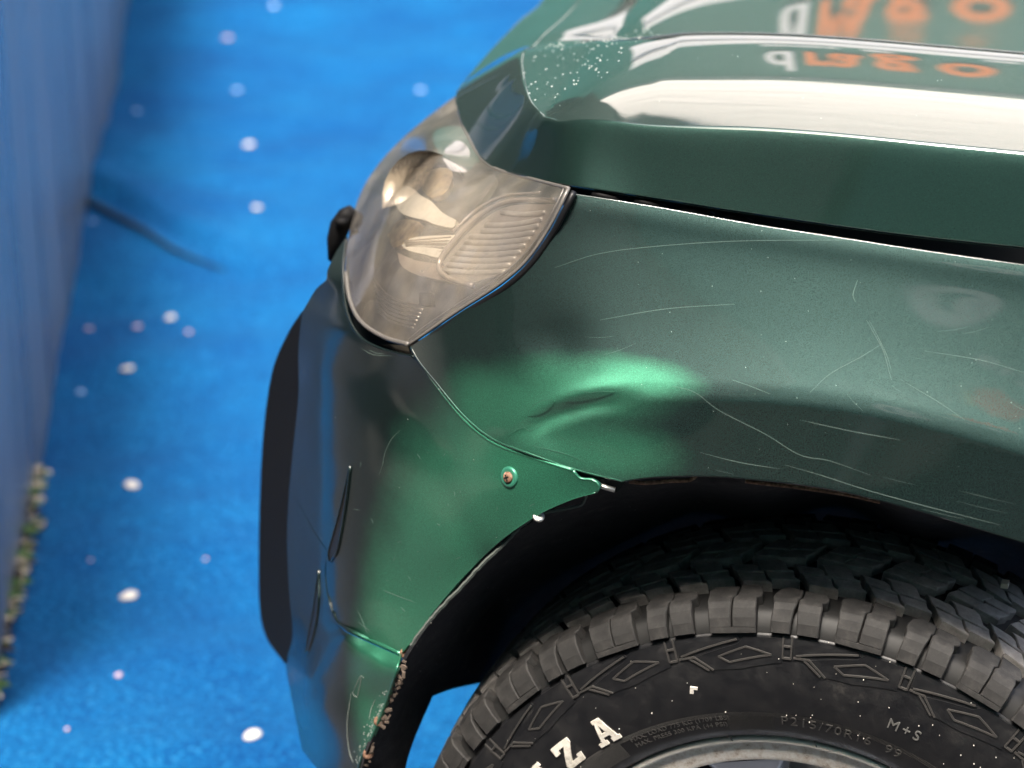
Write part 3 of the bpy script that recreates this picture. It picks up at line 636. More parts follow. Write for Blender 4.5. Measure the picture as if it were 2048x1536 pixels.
# dust specks
mb=MB()
for i in range(70):
    u=R_.uniform(1180,2040); v=R_.uniform(420,940); 
    if inside((u,v),polyF): s=R_.uniform(.00015,.0005); mb.box(atY(u,v,ff(u,v)-.0002),(s,s,s))
for i in range(35):
    u=R_.uniform(620,1150); v=R_.uniform(740,1300)
    if inside((u,v),polyU): s=R_.uniform(.00015,.0005); mb.box(atY(u,v,fBu(u,v)-.0002),(s,s,s))
for i in range(70):
    x=R_.uniform(-.3,.2); y=R_.uniform(.12,.6); s=R_.uniform(.0002,.0006)
    if inside((x,y),poly): mb.box((x,y,fbon(x,y)+.0002),(s,s,s))
for i in range(150):   # elongated pale specks at the bonnet corner
    x=R_.uniform(-.30,-.19); y=R_.uniform(.26,.62); s=R_.uniform(.0004,.0016)
    if inside((x,y),poly): mb.box((x,y,fbon(x,y)+.0001),(s,s*2.2,.0003),Matrix.Rotation(R_.uniform(-.3,.3),3,'Z'))
o=mb.build('dust_and_pale_specks',SCRD,car); o['kind']='stuff'
# ---------------------------------------------------------------- headlight
lampO=outline([(913,191),(918,224),(930,260),(952,302),(972,325),(1000,341),(1060,357),(1137,377)],[(1137,377),(1118,418),(1096,460),(1052,522),(998,569),(916,622),(855,664),(818,689)],
  [(818,689),(768,674),(722,643),(700,600),(691,545),(697,475),(716,400),(750,338),(800,282),(858,232),(913,191)],step=8)
lz=[(u,v,ff(u,v)+.003) for u,v in [(1137,380),(1096,460),(1052,522),(998,569),(916,622),(855,664),(820,689)]]
lz+=[(913,191,.57),(930,260,.43),(952,302,.34),(1000,341,.238),(1060,357,.173),
    (768,674,.142),(722,643,.180),(700,600,.225),(691,545,.285),(697,475,.36),(716,400,.44),(750,338,.50),(800,282,.55),(858,232,.585),
    (820,560,.158),(900,500,.150),(980,440,.146),(760,540,.198),(820,440,.222),(900,370,.245),(870,300,.33),(780,420,.285),(740,480,.275),(1040,420,.122)]
fLz=tps(lz,.004)
LENS=bpy.data.materials.new('hazy_polycarbonate'); LENS.use_nodes=True; nn=LENS.node_tree.nodes; pb=nn['Principled BSDF']
pb.inputs['Base Color'].default_value=(.40,.33,.26,1); pb.inputs['Roughness'].default_value=.45; pb.inputs['Coat Weight'].default_value=1; pb.inputs['Coat Roughness'].default_value=.07; pb.inputs['Coat IOR'].default_value=1.55
tr=nn.new('ShaderNodeBsdfTransparent'); tr.inputs[0].default_value=(.92,.90,.87,1); mixs=nn.new('ShaderNodeMixShader')
hz=noise(LENS,13,5,.62); hzr=ramp(LENS,hz,[(.32,(.22,)*3),(.50,(.38,)*3),(.68,(.58,)*3)])
L(LENS,hzr,mixs.inputs[0]); L(LENS,tr.outputs[0],mixs.inputs[1]); L(LENS,pb.outputs[0],mixs.inputs[2]); L(LENS,mixs.outputs[0],nn['Material Output'].inputs[0])
yl=noise(LENS,16,4,.6); L(LENS,ramp(LENS,yl,[(.4,(.26,.245,.23)),(.58,(.34,.30,.24)),(.7,(.38,.36,.335))]),pb.inputs['Base Color'])
# clear gloss over everything
gl=nn.new('ShaderNodeBsdfGlossy'); gl.inputs['Roughness'].default_value=.06; fr=nn.new('ShaderNodeFresnel'); fr.inputs[0].default_value=1.5
mx2=nn.new('ShaderNodeMixShader'); L(LENS,fr.outputs[0],mx2.inputs[0]); L(LENS,mixs.outputs[0],mx2.inputs[1]); L(LENS,gl.outputs[0],mx2.inputs[2]); L(LENS,mx2.outputs[0],nn['Material Output'].inputs[0])
CHR=mat('warm_reflector',(.80,.74,.66),.24,.92); L(CHR,bump(CHR,noise(CHR,60,3),.35,.004),bsdf(CHR).inputs['Normal'])
GOLD=mat('stained_reflector',(.85,.62,.34),.30,.8); L(GOLD,ramp(GOLD,noise(GOLD,60,5),[(.35,(.35,.27,.18)),(.6,(.9,.7,.42))]),bsdf(GOLD).inputs['Base Color'])
HOUS=mat('lamp_housing_grey',(.20,.18,.16),.5,.25); L(HOUS,ramp(HOUS,noise(HOUS,24,5),[(.35,(.05,.048,.045)),(.65,(.26,.245,.225))]),bsdf(HOUS).inputs['Base Color'])
PALE=mat('sunlit_reflector_face',(.92,.84,.70),.4,.1)  # sunlit brightness of the reflector pieces put into a pale colour
hl=empty('headlight',tuple(atY(880,450,.3)),0,car); HL=np.array(hl.location)
def shift(o,parent,base):
    o.parent=parent
    for v in o.data.vertices: v.co=Vector(np.array(v.co)-base)
    return o
lens=shift(panel('lens',lampO,fLz,LENS,None,step=9,thick=0),hl,HL)
shift(panel('lamp_housing',lampO,lambda u,v:fLz(u,v)+.055,HOUS,None,step=16,thick=.001),hl,HL)
mb=MB(); mb.tube([atY(u,v,fLz(u,v)+.0005) for u,v in spl([(1137,377),(1118,418),(1096,460),(1052,522),(998,569),(916,622),(855,664),(818,689)],8)],.0015,8)
mb.tube([atY(u,v,fLz(u,v)+.0005) for u,v in spl([(818,689),(768,674),(722,643),(700,600),(691,545)],8)],.0020,8)
mb.tube([atY(u,v,fLz(u,v)+.002) for u,v in spl([(1130,374),(1110,417),(1088,457),(1046,514),(992,560),(912,612),(850,654),(818,680)],8)],.0012,6)
mb.tube([atY(u,v,fLz(u,v)+.002) for u,v in spl([(918,224),(930,260),(952,302),(972,325),(1000,341),(1060,357),(1137,377)],8)],.0018,6)
ed=shift(mb.build('lens_rim',mat('clear_rim',(.13,.12,.11),.4,.1,Coat_Weight=.4),None,True),hl,HL)
mb=MB(); mb.tube([atY(u,v,fLz(u,v)+.006) for u,v in spl([(1148,384),(1126,428),(1104,468),(1060,530),(1006,578),(922,631),(862,673),(825,697)],8)],.0026,8); shift(mb.build('lamp_seal',SATIN,None,True),hl,HL)
# indicator chamber with ribs
ind=outline([(1108,408),(1020,412),(965,440),(920,482),(885,525)],[(885,525),(898,548),(945,566)],[(945,566),(1010,543),(1055,500),(1090,450),(1108,408)],step=9)
def fin(u,v): return fLz(u,v)+.018
INDM=mat('indicator_chamber',(.50,.45,.40),.35,.5)
ic=shift(panel('indicator_chamber',ind,fin,INDM,None,step=12,thick=.001),hl,HL)
INDR=mat('indicator_rib',(.62,.57,.51),.3,.3)
for k in range(10):
    t=k/9; a=(960+(880-960)*t+(15 if k<3 else 0),440+100*t); b=(1095-78*t**1.3,425+118*t)
    if k==0:a=(1000,425)
    q=[(a[0]+(b[0]-a[0])*s,a[1]+(b[1]-a[1])*s+5*math.sin(math.pi*s)) for s in np.linspace(.06,.96,9)]
    mb=MB(); mb.tube([atY(u,v,fin(u,v)+.001) for u,v in q],.0027,6); shift(mb.build('indicator_rib',INDR,None,True),hl,HL)
mb=MB()
mb.tube([atY(u,v,fin(u,v)-.004) for u,v in spl([(1110,400),(1020,402),(960,430),(915,474),(879,524),(890,552),(945,572)],8)],.0026,8)
mb.tube([atY(u,v,fin(u,v)-.002) for u,v in spl([(1080,385),(1010,392),(955,418),(905,465)],8)],.0014,8)
shift(mb.build('indicator_frame',mat('clear_frame',(.55,.47,.41),.15,.3,Coat_Weight=1.),None,True),hl,HL)
# main reflector bowl with stepped facets
def bowl(c,nv,r,depth,name,m):
    prof=[(r*math.cos(t),-depth*math.sin(t)) for t in np.linspace(0,1.45,8)]
    return disc_at(c-HL,nv,prof,name,m,hl,24)
bowl(atY(850,405,.30),V(-.35,-.85,.2),.047,.03,'main_reflector',CHR)
bowl(atY(830,590,.205),V(-.45,-.85,.15),.036,.03,'lower_reflector',CHR)

def inner(name,pts,dy,m,step=8,th=.003):
    q=outline(*pts,step=6); return shift(panel(name,q,(lambda u,v:fLz(u,v)+dy) if not callable(dy) else dy,m,None,step=step,thick=th),hl,HL)
inner('reflector_face',[[(792,382),(818,372),(840,390),(862,402),(885,425),(912,440)],[(912,440),(905,455),(868,448),(850,440),(822,434),(802,425),(790,405),(792,382)]],.014,PALE)
bl_=inner('lamella_block',[[(802,482),(815,478),(842,473),(872,471),(912,470)],[(912,470),(885,500),(878,516)],[(878,516),(845,508),(815,500),(800,487),(802,482)]],.014,PALE)
mb=MB()
for k in range(6):
    t=k/5; mb.tube([atY(808+6*t,484+t*16-2,fLz(810,490)+.011),atY(902-24*t,474+t*36,fLz(890,490)+.011)],.0007,4)
shift(mb.build('lamella_ribs',mat('lamella_line',(.45,.38,.3),.4,.3),None),hl,HL)
inner('bezel_shelf',[[(795,505),(830,520),(875,528),(905,540)],[(905,540),(925,565),(880,560),(830,548),(802,530),(795,505)]],.020,mat('bezel_rose',(.62,.50,.42),.3,.5))
inner('bezel_wing',[[(930,345),(990,352),(965,400),(925,440)],[(925,440),(915,400),(930,345)]],.020,HOUS)
inner('stained_patch',[[(845,350),(880,335),(905,345),(895,380),(868,395),(845,380),(845,350)]],.012,GOLD)
inner('stained_patch',[[(775,470),(800,440),(840,445),(830,465),(790,495),(775,470)]],.012,GOLD)
for k in range(7):
    mb=MB(); t=k/6
    mb.tube([atY(u,v,fLz(u,v)+.016) for u,v in spl([(748+8*t,560+t*62),(775+6*t,590+t*52),(812,605+t*48),(850-22*t,612+t*44)],8)],.0011,5)
    shift(mb.build('stepped_reflector_rib',CHR,None,True),hl,HL)
inner('side_marker_socket',[[(838,585),(862,585)],[(862,585),(862,610)],[(862,610),(838,610)],[(838,610),(838,585)]],.013,BLACK,step=8)
shift(panel('lamp_base_panel',outline([(722,640),(740,600),(800,625),(860,650)],[(860,650),(818,686)],[(818,686),(768,672),(722,640)],step=8),lambda u,v:fLz(u,v)+.016,PALE if False else HOUS,None,step=12,thick=.001),hl,HL)
# ---------------------------------------------------------------- tyre
tyre=empty('tyre',tuple(WC),rad(-7.5),car)
TM=Matrix.Rotation(rad(-7.5),4,'Z')
PR=[(.2215,.0225),(.226,.016),(.235,.0095),(.250,.0055),(.268,.003),(.288,.0035),(.305,.0065),(.318,.010)]  # (radius, lateral) sidewall
OUT_T=np.array([-.034,-.027,-.016,-.006,0,.006,.02,.05,.09,.13,.165,.178,.184,.2])
OUT_R=np.array([.3200,.3255,.3350,.3435,.3472,.3487,.3502,.3525,.3540,.3525,.350,.3472,.3425,.33])
OUT_L=np.array([.0060,.0055,.0085,.0140,.0190,.0245,.038,.068,.108,.148,.182,.194,.199,.203])
def prof(t):
    return np.array([np.interp(t,OUT_T,OUT_R),np.interp(t,OUT_T,OUT_L)])
def pn(t):
    a=prof(t-.006);b=prof(t+.006);d=b-a; n=np.array([d[1],-d[0]]); n/=np.linalg.norm(n); return n if n[0]>-.2 and (n@np.array([1,-.3]))>0 or t>.1 else n
def tpos(phi,t,dep):
    p=prof(t); n=pn(t)
    r=p[0]-n[0]*dep; l=p[1]-n[1]*dep
    return (r*math.sin(phi),l,r*math.cos(phi))
RR=.350
def ladder(mb,rows,h=.010,ch=.0009,phi0=0.):
    "rows: ((sL,tL),(sR,tR)) outline of one rubber block"
    vs=[];n=len(rows)
    for i,((sl,tl),(sr,tr)) in enumerate(rows):
        e=0 if 0<i<n-1 else ch*(1 if i==0 else -1)
        cL=(sl,tl);cR=(sr,tr)
        vs+=[tpos(sl/RR,tl,h),tpos(sl/RR,tl,ch),tpos((sl+ch)/RR,tl+e,0),tpos((sr-ch)/RR,tr+e,0),tpos(sr/RR,tr,ch),tpos(sr/RR,tr,h)]
    fs=[]
    for i in range(n-1):
        for k in range(5): a=i*6+k; fs.append((a,a+1,a+7,a+6))
    fs.append((5,4,3,2,1,0)); b=(n-1)*6; fs.append((b,b+1,b+2,b+3,b+4,b+5))
    mb.add(vs,fs)
def mm(rows): return [((a*.001,b*.001),(c*.001,d*.001)) for a,b,c,d in rows]
NP_=40; P=2*math.pi*RR/NP_*1000  # pitch in mm
def lug(kind):
    mb=MB(); hw=(P-12)/2
    if kind==0:   # wide notch widening down the sidewall
        ladder(mb,mm([(-hw,-27,-4.2,-27),(-hw,-16,-3.6,-16),(-hw+1,-6,-2.6,-6),(-hw+1,0,-1.2,0),(-hw-.5,6,-1.2,6),(-hw-.5,9,0.8,9),(-hw+2,17,.8,17),(-hw+8,24,.8,21)]),.0095)
        ladder(mb,mm([(1.2,-27,hw-1,-27),(1.0,-16,hw-1,-16),(.2,-6,hw-1.5,-6),(0,0,hw-1.5,0),(0,6,hw-2.5,5),(2,9,hw+1.5,8),(2,15,hw+1.5,14),(2,20,hw-2,19)]),.0095)
    else:
        ladder(mb,mm([(-hw+1,-23,-1.2,-23),(-hw+1,-14,-1.0,-14),(-hw+1,-6,-.6,-6),(-hw,0,-.6,0),(-hw,5,-.6,5),(-hw,9,2.2,8),(-hw-1,16,2.2,15),(-hw+4,22,2.2,22)]),.0095)
        ladder(mb,mm([(0,-23,hw-.5,-23),(.1,-14,hw-.5,-14),(.4,-6,hw-1,-6),(.4,0,hw-1,0),(.4,5,hw-2,5),(3.2,8,hw+2,8),(3.2,16,hw+2,15),(3.2,25,hw-1,23)]),.0095)
        ladder(mb,mm([(-hw+1,-28,hw-.5,-28),(-hw+1,-25,hw-.5,-25),(-hw+1,-22,hw-.5,-22)]),.0095,.0006)
        # step plate slightly lower
    for i,p in enumerate(mb.v): pass
    return mb
def band(t0,t1,skew,flip=1,n=2,off=0):
    mb=MB(); W_=P-8.5; w1=W_/n; tm=(t0+t1)/2; k0=-W_/2+off
    for i in range(n):
        a=k0+i*w1+(.5 if i else 0); b=k0+(i+1)*w1-(.5 if i<n-1 else 0)
        sh=(4.5 if i%2 else -4.5)*flip
        ts=[t0+sh*.4,t0+4+sh*.4,tm-2,tm+2,t1-4+sh*.6,t1+sh*.6]; zz=[2.2,0,1.4,-1.6,0,-2.4]
        rows=[(a+skew*(t-tm)+z*(1 if i else .4),t,b+skew*(t-tm)+z,t+(1.8 if i%2 else -1.8)) for t,z in zip(ts,zz)]
        ladder(mb,mm(rows[:3]+[((rows[3][0]),tm+.2,rows[3][2],tm+.2+(1.8 if i%2 else -1.8))][:0]),.0095)
        ladder(mb,mm([(rows[2][0]+.3,rows[2][1]+1.1,rows[2][2]+.3,rows[2][3]+1.1)]+rows[3:]),.0095)
    return mb
def build_ring(mk,count,name,base_phi=0.,parts=True):
    protos=[]
    for j in range(len(mk)):
        mb=mk[j]; protos.append(mb)
    meshes=[None]*len(mk)
    for k in range(count):
        phi=base_phi+2*math.pi*k/count; j=k%len(mk)
        if meshes[j] is None:
            o=protos[j].build(name,TRD if name=='tread_block' else RUB,tyre); meshes[j]=o.data
        else:
            o=bpy.data.objects.new(name,meshes[j]); COL.objects.link(o); o.parent=tyre
        o.rotation_euler=(0,phi,0)
build_ring([lug(0),lug(1)],NP_,'shoulder_block',rad(-1.0))
build_ring([band(32,64,-.55)],NP_,'tread_block',rad(1.6))
build_ring([band(73,106,.5,-1)],NP_,'tread_block',rad(4.0))
build_ring([band(114,147,-.5)],NP_,'tread_block',rad(6.1))
def lug_in():
    mb=MB(); hw=(P-9)/2
    ladder(mb,mm([(-hw,158,-.8,157),(-hw,166,-.8,166),(-hw,178,-.8,178),(-hw,186,-.8,186)]),.009); ladder(mb,mm([(.6,157,hw,159),(.6,166,hw,166),(.6,178,hw,178),(.6,186,hw,186)]),.009); return mb
build_ring([lug_in()],NP_,'shoulder_block',rad(1))
# carcass
def lathe(name,pr,m,parent,n=240,a0=0,a1=2*math.pi,smooth=True):
    vs=[];fs=[];k=len(pr); closed=abs(a1-a0-2*math.pi)<1e-6; nn_=n if closed else n+1
    for i in range(nn_):
        a=a0+(a1-a0)*i/n
        for r,l in pr: vs.append((r*math.sin(a),l,r*math.cos(a)))
    for i in range(n):
        for j in range(k-1): a=i*k+j; b=((i+1)%nn_)*k+j; fs.append((a,b,b+1,a+1))
    return mesh_obj(name,vs,fs,m,parent,smooth)
base=[]
for t in np.linspace(-.030,.186,40):
    p=prof(t);n=pn(t); d=.0092 if t>.0 else .0092*(.55+.45*max(0,1+t/.03)); base.append((p[0]-n[0]*d,p[1]-n[1]*d))
lathe('tread_base',base,GROOVE,tyre)
pr=PR[:-1]+[(.312,.0075),(.3205,.0092),(.3225,.0105),(.324,.016)]
lathe('sidewall',pr,SIDE,tyre,360)
lathe('inner_sidewall',[(.34,.197),(.33,.203),(.30,.213),(.26,.212),(.22,.19)],SIDE,tyre,120)
def lat_side(r): q=np.array(pr); return float(np.interp(r,q[:,0],q[:,1]))
def side_pt(phi,r,h=.0): return V(r*math.sin(phi),lat_side(r)-h,r*math.cos(phi))
def ridge(mb,poly_,w=.0009,h=.0017,closed=False):
    P_=list(poly_)+([poly_[0]] if closed else [])
    for a,b in zip(P_[:-1],P_[1:]):
        a=np.array(a,float);b=np.array(b,float);d=b-a;l=np.linalg.norm(d); n=max(1,int(l/8)); d/=l; q=np.array([-d[1],d[0]])*w*1000
        vs=[];fs=[]
        for i in range(n+1):
            c=a+(b-a)*i/n
            for off,hh in ((1,-.0008),(.75,h),(-.75,h),(-1,-.0008)):
                s,rr=c+q*off; vs.append(side_pt(s*.001/.31,.326+rr*.001,hh))
        for i in range(n):
            for k in range(3): e=i*4+k; fs.append((e,e+1,e+5,e+4))
        fs+=[(3,2,1,0),tuple(n*4+k for k in range(4))]
        mb.add(vs,fs)
# chevron emblem plates of the shoulder
def plate(mb,poly_,h):
    q=[np.array(p,float) for p in outline(list(poly_)+[poly_[0]],step=8)] if False else [np.array(p,float) for p in poly_]
    dense=[]
    for a,b in zip(q,q[1:]+q[:1]):
        n=max(1,int(np.linalg.norm(b-a)/7)); dense+=[tuple(a+(b-a)*i/n) for i in range(n)]
    vs,fs=cdt(dense,7); k=len(vs)
    top=[side_pt(s*.001/.31,.326+r*.001,h) for s,r in vs]; bot=[side_pt(s*.001/.31,.326+r*.001,-.001) for s,r in dense]
    nb=len(dense); mb.add(top+bot,[f for f in fs]+[(i,(i+1)%nb,k+(i+1)%nb,k+i) for i in range(nb)])
PL=[[(9,-5),(60,-5),(62,-9),(14,-19),(9,-19)],[(16,-23),(60,-12),(66,-6),(97,-6),(97,-26),(60,-33),(34,-33)]]
RD=[([(0,-4),(0,-22),(7,-22),(7,-4)],False),([(0,-12),(7,-12)],False),([(43,-22),(67,-14),(88,-20),(52,-27)],True),([(18,-22),(33,-33)],False),([(9,-21),(22,-21),(37,-33)],False),([(11,-19),(60,-8)],False)]
first=None
for k in range(NP_//2):
    phi=rad(-1.0)+2*math.pi*(2*k)/NP_-.03
    if first is None:
        mb=MB()
        for pp in PL: plate(mb,pp,.0008)
        o=mb.build('chevron_plate',SIDE,tyre); mb=MB()
        for pp,cl in RD: ridge(mb,pp,closed=cl)
        o2_=mb.build('chevron_ridge',mat('ridge_rubber',(.045,.043,.041),.3),tyre); first=(o.data,o2_.data)
        os_=(o,o2_)
    else:
        os_=[]
        for nm,d in zip(('chevron_plate','chevron_ridge'),first):
            c=bpy.data.objects.new(nm,d); COL.objects.link(c); c.parent=tyre; os_.append(c)
    for c in os_: c.rotation_euler=(0,phi,0)
def wheel_polar(u,v,lat=.004):
    r=Vector(ray(u,v)); iv=TM.inverted(); c=iv@Vector(CAM-WC); d=iv.to_3x3()@r; t=(lat-c.y)/d.y; q=c+d*t
    return math.atan2(q.x,q.z),math.hypot(q.x,q.z)
# white raised letters, slab serif
GZ=[[(0,0),(20,0),(22,8),(16.5,8),(16,5),(8,5),(21,21),(21,26),(1,26),(0,17.5),(5,17.5),(6,21),(13,21),(0,5)]]
GA=[[(0,0),(9.5,0),(9.5,4),(7.6,4),(8.4,7.5),(15.6,7.5),(16.4,4),(14.5,4),(14.5,0),(24,0),(24,4),(22,4),(16,26),(8,26),(8,22.5),(9.4,22.5),(4,4),(0,4)]]
GA_hole=[(9.5,11.5),(14.5,11.5),(12,20)]
def letter(polys,w,phi_c,r0,sc,holes=None,name='raised_letter'):
    mb=MB(); r_mid=r0+13*sc*.001
    for pg in polys:
        q=[]
        for a,b in zip(pg,pg[1:]+pg[:1]):
            a=np.array(a,float);b=np.array(b,float);n=max(1,int(np.linalg.norm(b-a)/3)); q+=[tuple(a+(b-a)*i/n) for i in range(n)]
        pts=list(q); n=len(pts); ed=[(i,(i+1)%n) for i in range(n)]
        if holes:
            m0=len(pts); pts+=holes; ed+=[(m0+i,m0+(i+1)%len(holes)) for i in range(len(holes))]
        r=delaunay_2d_cdt([Vector(p) for p in pts],ed,[],0,1e-6); vs=[tuple(v) for v in r[0]]
        fs=[tuple(f) for f in r[2] if inside(np.mean([vs[i] for i in f],axis=0),pg) and not(holes and inside(np.mean([vs[i] for i in f],axis=0),holes))]
        mp=lambda p,h: side_pt(phi_c+(p[0]-w/2)*sc*.001/r_mid,r0+p[1]*sc*.001,h)
        k=len(vs); bot=[mp(p,-.001) for p in q]; mb.add([mp(p,.0016) for p in vs]+bot,fs+[(i,(i+1)%n,k+(i+1)%n,k+i) for i in range(n)])
        if holes:
            m=len(holes); mb.add([mp(p,.0016) for p in holes]+[mp(p,-.001) for p in holes],[(i,(i+1)%m,m+(i+1)%m,m+i) for i in range(m)])
    o=mb.build(name,WHITE,tyre)
    return o
phA,rA=wheel_polar(1207,1462); phZ,rZ=wheel_polar(1140,1508); rb=(rA+rZ)/2-.0115
print('letters',math.degrees(phA),rA,math.degrees(phZ),rZ)
letter(GA,24,phA,rb,.95,GA_hole); letter(GZ,22,phZ,rb,.95); 
GN=[[(0,0),(9,0),(9,4),(7,4),(7,17),(17,0),(21,0),(21,22),(23,22),(23,26),(14,26),(14,22),(16,22),(16,9),(6,26),(0,26),(0,22),(2,22),(2,4),(0,4)]]
GI=[[(0,0),(10,0),(10,4),(7.5,4),(7.5,22),(10,22),(10,26),(0,26),(0,22),(2.5,22),(2.5,4),(0,4)]]
letter(GI,10,phZ-(phA-phZ)*.80,rb,.95)
# fine radial serration band and small raised lettering
SER=mat('serration_rubber',(.06,.058,.055),.4)
mb=MB()
def serr(p0,p1,ra,rb_,stepdeg=.22):
    a=p0
    while a<p1:
        da=rad(.05); mb.add([side_pt(a-da,ra,0),side_pt(a,ra,.0005),side_pt(a+da,ra,0),side_pt(a-da,rb_,0),side_pt(a,rb_,.0005),side_pt(a+da,rb_,0)],[(0,1,4,3),(1,2,5,4)]); a+=rad(stepdeg)
_,rs1=wheel_polar(1440,1415); _,rs0=wheel_polar(1440,1440)
print('serr',rs1,rs0)
serr(rad(-75),rad(80),rb-.0055,rb-.0012); 
ph1,_=wheel_polar(1450,1430); ph2,_=wheel_polar(1545,1430); serr(ph1,ph2,rb-.020,rb-.0055)
ph1,_=wheel_polar(1170,1536); ph2,_=wheel_polar(1245,1500); serr(ph1-rad(8),ph2,rb-.020,rb-.0055)
mb.build('serration_band',SER,tyre)['kind']='stuff'
def ring_text(txt,u,v,size,dr=0.,m=None,height=.0006,sp=1.1):
    cu=bpy.data.curves.new('t','FONT'); cu.body=txt; cu.size=size; cu.space_character=sp; cu.extrude=.0
    o=bpy.data.objects.new('t',cu); COL.objects.link(o); dg=bpy.context.evaluated_depsgraph_get(); me=bpy.data.meshes.new_from_object(o.evaluated_get(dg)); bpy.data.objects.remove(o)
    ph,r=wheel_polar(u,v); r+=dr
    vs=[side_pt(ph+p.co.x/(r+.003),r+p.co.y,height) for p in me.vertices]; fs=[tuple(p.vertices) for p in me.polygons]
    ecount={}
    for f in fs:
        for a,b in zip(f,f[1:]+f[:1]): ecount[(a,b)]=1
    n=len(vs); vs+= [side_pt(ph+p.co.x/(r+.003),r+p.co.y,-.0002) for p in me.vertices]
    for a,b in list(ecount):
        if (b,a) not in ecount: fs.append((a,b,b+n,a+n))
    mo=mesh_obj('raised_text',vs,fs,m or SER,tyre); bpy.data.meshes.remove(me); return mo
ring_text('MAX. LOAD 775 KG (1709 LBS)',1262,1488,.0062)
ring_text('MAX. PRESS 300 KPA (44 PSI)',1272,1500,.0062)
ring_text('P215/70R16  99',1560,1452,.0125,0,None,.0008,1.25)
ring_text('M+S',1772,1452,.013,0,mat('text_glint',(.12,.12,.115),.3),.0010,1.35)
# small things stuck in the tread
mb=MB(); ph,r=wheel_polar(2010,1168,.12); mb.box(TM.inverted()@Vector(atY(2010,1168,.10)-WC),(.006,.009,.004)); mb.build('stone_chip',mat('pale_stone',(.6,.52,.42),.9),tyre)
mb=MB(); c=TM.inverted()@Vector(atY(1384,1380,-.01)-WC); mb.box(c,(.003,.002,.006)); mb.box(c+Vector((.003,0,.002)),(.003,.002,.002)); mb.build('petal_scrap',PET,tyre)
mb=MB()
for i in range(70):
    a=rad(R_.uniform(-60,70)); r=R_.uniform(.24,.325); s=R_.uniform(.0003,.0009); mb.box(side_pt(a,r,.0012),(s,s,s))
mb.build('dust_on_sidewall',mat('pale_dust',(.6,.58,.52),.9),tyre)['kind']='stuff'
# ---- rim
rim=empty('wheel_rim',tuple(WC),rad(-7.5),car)
lathe('rim_flange',[(.2195,.044),(.2215,.030),(.2222,.024),(.2215,.020),(.2185,.0185),(.2165,.020),(.2150,.024)],mat('flange_alloy',(.75,.72,.66),.35,.3),rim,200)
lathe('rim_face',[(.2150,.024),(.2120,.025),(.2000,.026),(.1960,.028)],RIM,rim,200)
lathe('rim_barrel',[(.1960,.0285),(.1930,.044),(.186,.20)],RIMP,rim,120)
for k in range(7):
    a0=2*math.pi*k/7+rad(-14); mb=MB(); rows=[]
    vs=[];fs=[]
    for i,(r,hw_,l) in enumerate([(.1965,.036,.029),(.185,.028,.031),(.15,.019,.040),(.10,.018,.058),(.05,.018,.060)]):
        for off,dl in ((-1.15,.022),(-1,.004),(-.8,0),(.8,0),(1,.004),(1.15,.022)):
            a=a0+off*hw_/r; vs.append((r*math.sin(a),l+dl,r*math.cos(a)))
    for i in range(4):
        for j in range(5): e=i*6+j; fs.append((e,e+6,e+7,e+1))
    mb.add(vs,fs); mb.build('spoke',RIMP,rim,True)
disc_at(V(0,.060,0),V(0,-1,0),[(.06,-.02),(.058,0),(.03,.004)],'hub_cap',RIMP,rim)
lathe('brake_disc',[(.15,.11),(.06,.11)],STEEL,rim,60)
for ph in (rad(-15),rad(3.5),rad(22)):
    mb=MB(); mb.tube([side_pt(ph,.226,.001),side_pt(ph+.006,.2195,.0035)],.0006,5); mb.build('mould_whisker',SER,tyre)
# ---------------------------------------------------------------- things reflected in the paint: marquee and its fascia banner beyond the car
GREEN=mat('banner_green',(.045,.15,.125),.8); ORG=mat('banner_orange',(.85,.25,.07),.8); WHT=mat('banner_white',(.85,.84,.82),.8)
TENT=mat('white_canvas',(.86,.83,.80),.85); L(TENT,bump(TENT,noise(TENT,1.2,3,.5,stretch=(1,3,1)),.5,.3),bsdf(TENT).inputs['Normal'])
BY=7.0
def refl_hit(u,v,z=1.010,by=BY):
    p=atZ(u,v,z); r=ray(u,v); r=V(r[0],r[1],-r[2]); t=(by-p[1])/r[1]; return p+r*t
bn=empty('marquee',(0,BY,0)); tag(bn,'white canvas marquee with a green printed fascia beyond the carpet, seen mirrored in the bonnet','marquee')
q0=refl_hit(1590,10); q1=refl_hit(1590,110); print('banner',q0,q1,refl_hit(1590,60),refl_hit(1985,60))
zt=2.68
mb=MB(); mb.box((2.9,.03,zt+.06),(10.2,.04,1.15)); mb.build('fascia_banner',GREEN,bn)
mb=MB(); mb.box((-1.85,.03,(zt-.52)/2),(1.1,.04,zt-.52)); mb.build('side_panel',GREEN,bn)
mb=MB(); mb.box((3.22,.02,zt-.92),(9.6,.05,.80)); mb.build('white_valance',WHT,bn)
mb=MB(); mb.box((3.22,-.01,zt-.80),(9.6,.03,.07)); mb.build('valance_stripe',mat('stripe_dark',(.25,.26,.27),.8),bn)
mb=MB(); mb.box((2.9,.005,zt+.50),(10.2,.03,.02)); mb.box((2.9,.005,zt+.56),(10.2,.03,.02)); mb.build('printed_stripe',mat('stripe_grey',(.45,.5,.48),.8),bn)
def flat_text(txt,loc,size,m,parent,name,rot=(math.pi/2,0,0),sx=1.,off=0.):
    cu=bpy.data.curves.new('t','FONT'); cu.body=txt; cu.size=size; cu.extrude=.004; cu.offset=off
    o=bpy.data.objects.new('t',cu); COL.objects.link(o); dg=bpy.context.evaluated_depsgraph_get(); me=bpy.data.meshes.new_from_object(o.evaluated_get(dg)); bpy.data.objects.remove(o)
    me.materials.clear(); me.materials.append(m); o=bpy.data.objects.new(name,me); COL.objects.link(o); o.parent=parent; o.location=loc; o.rotation_euler=rot; o.scale=(sx,1,1); return o
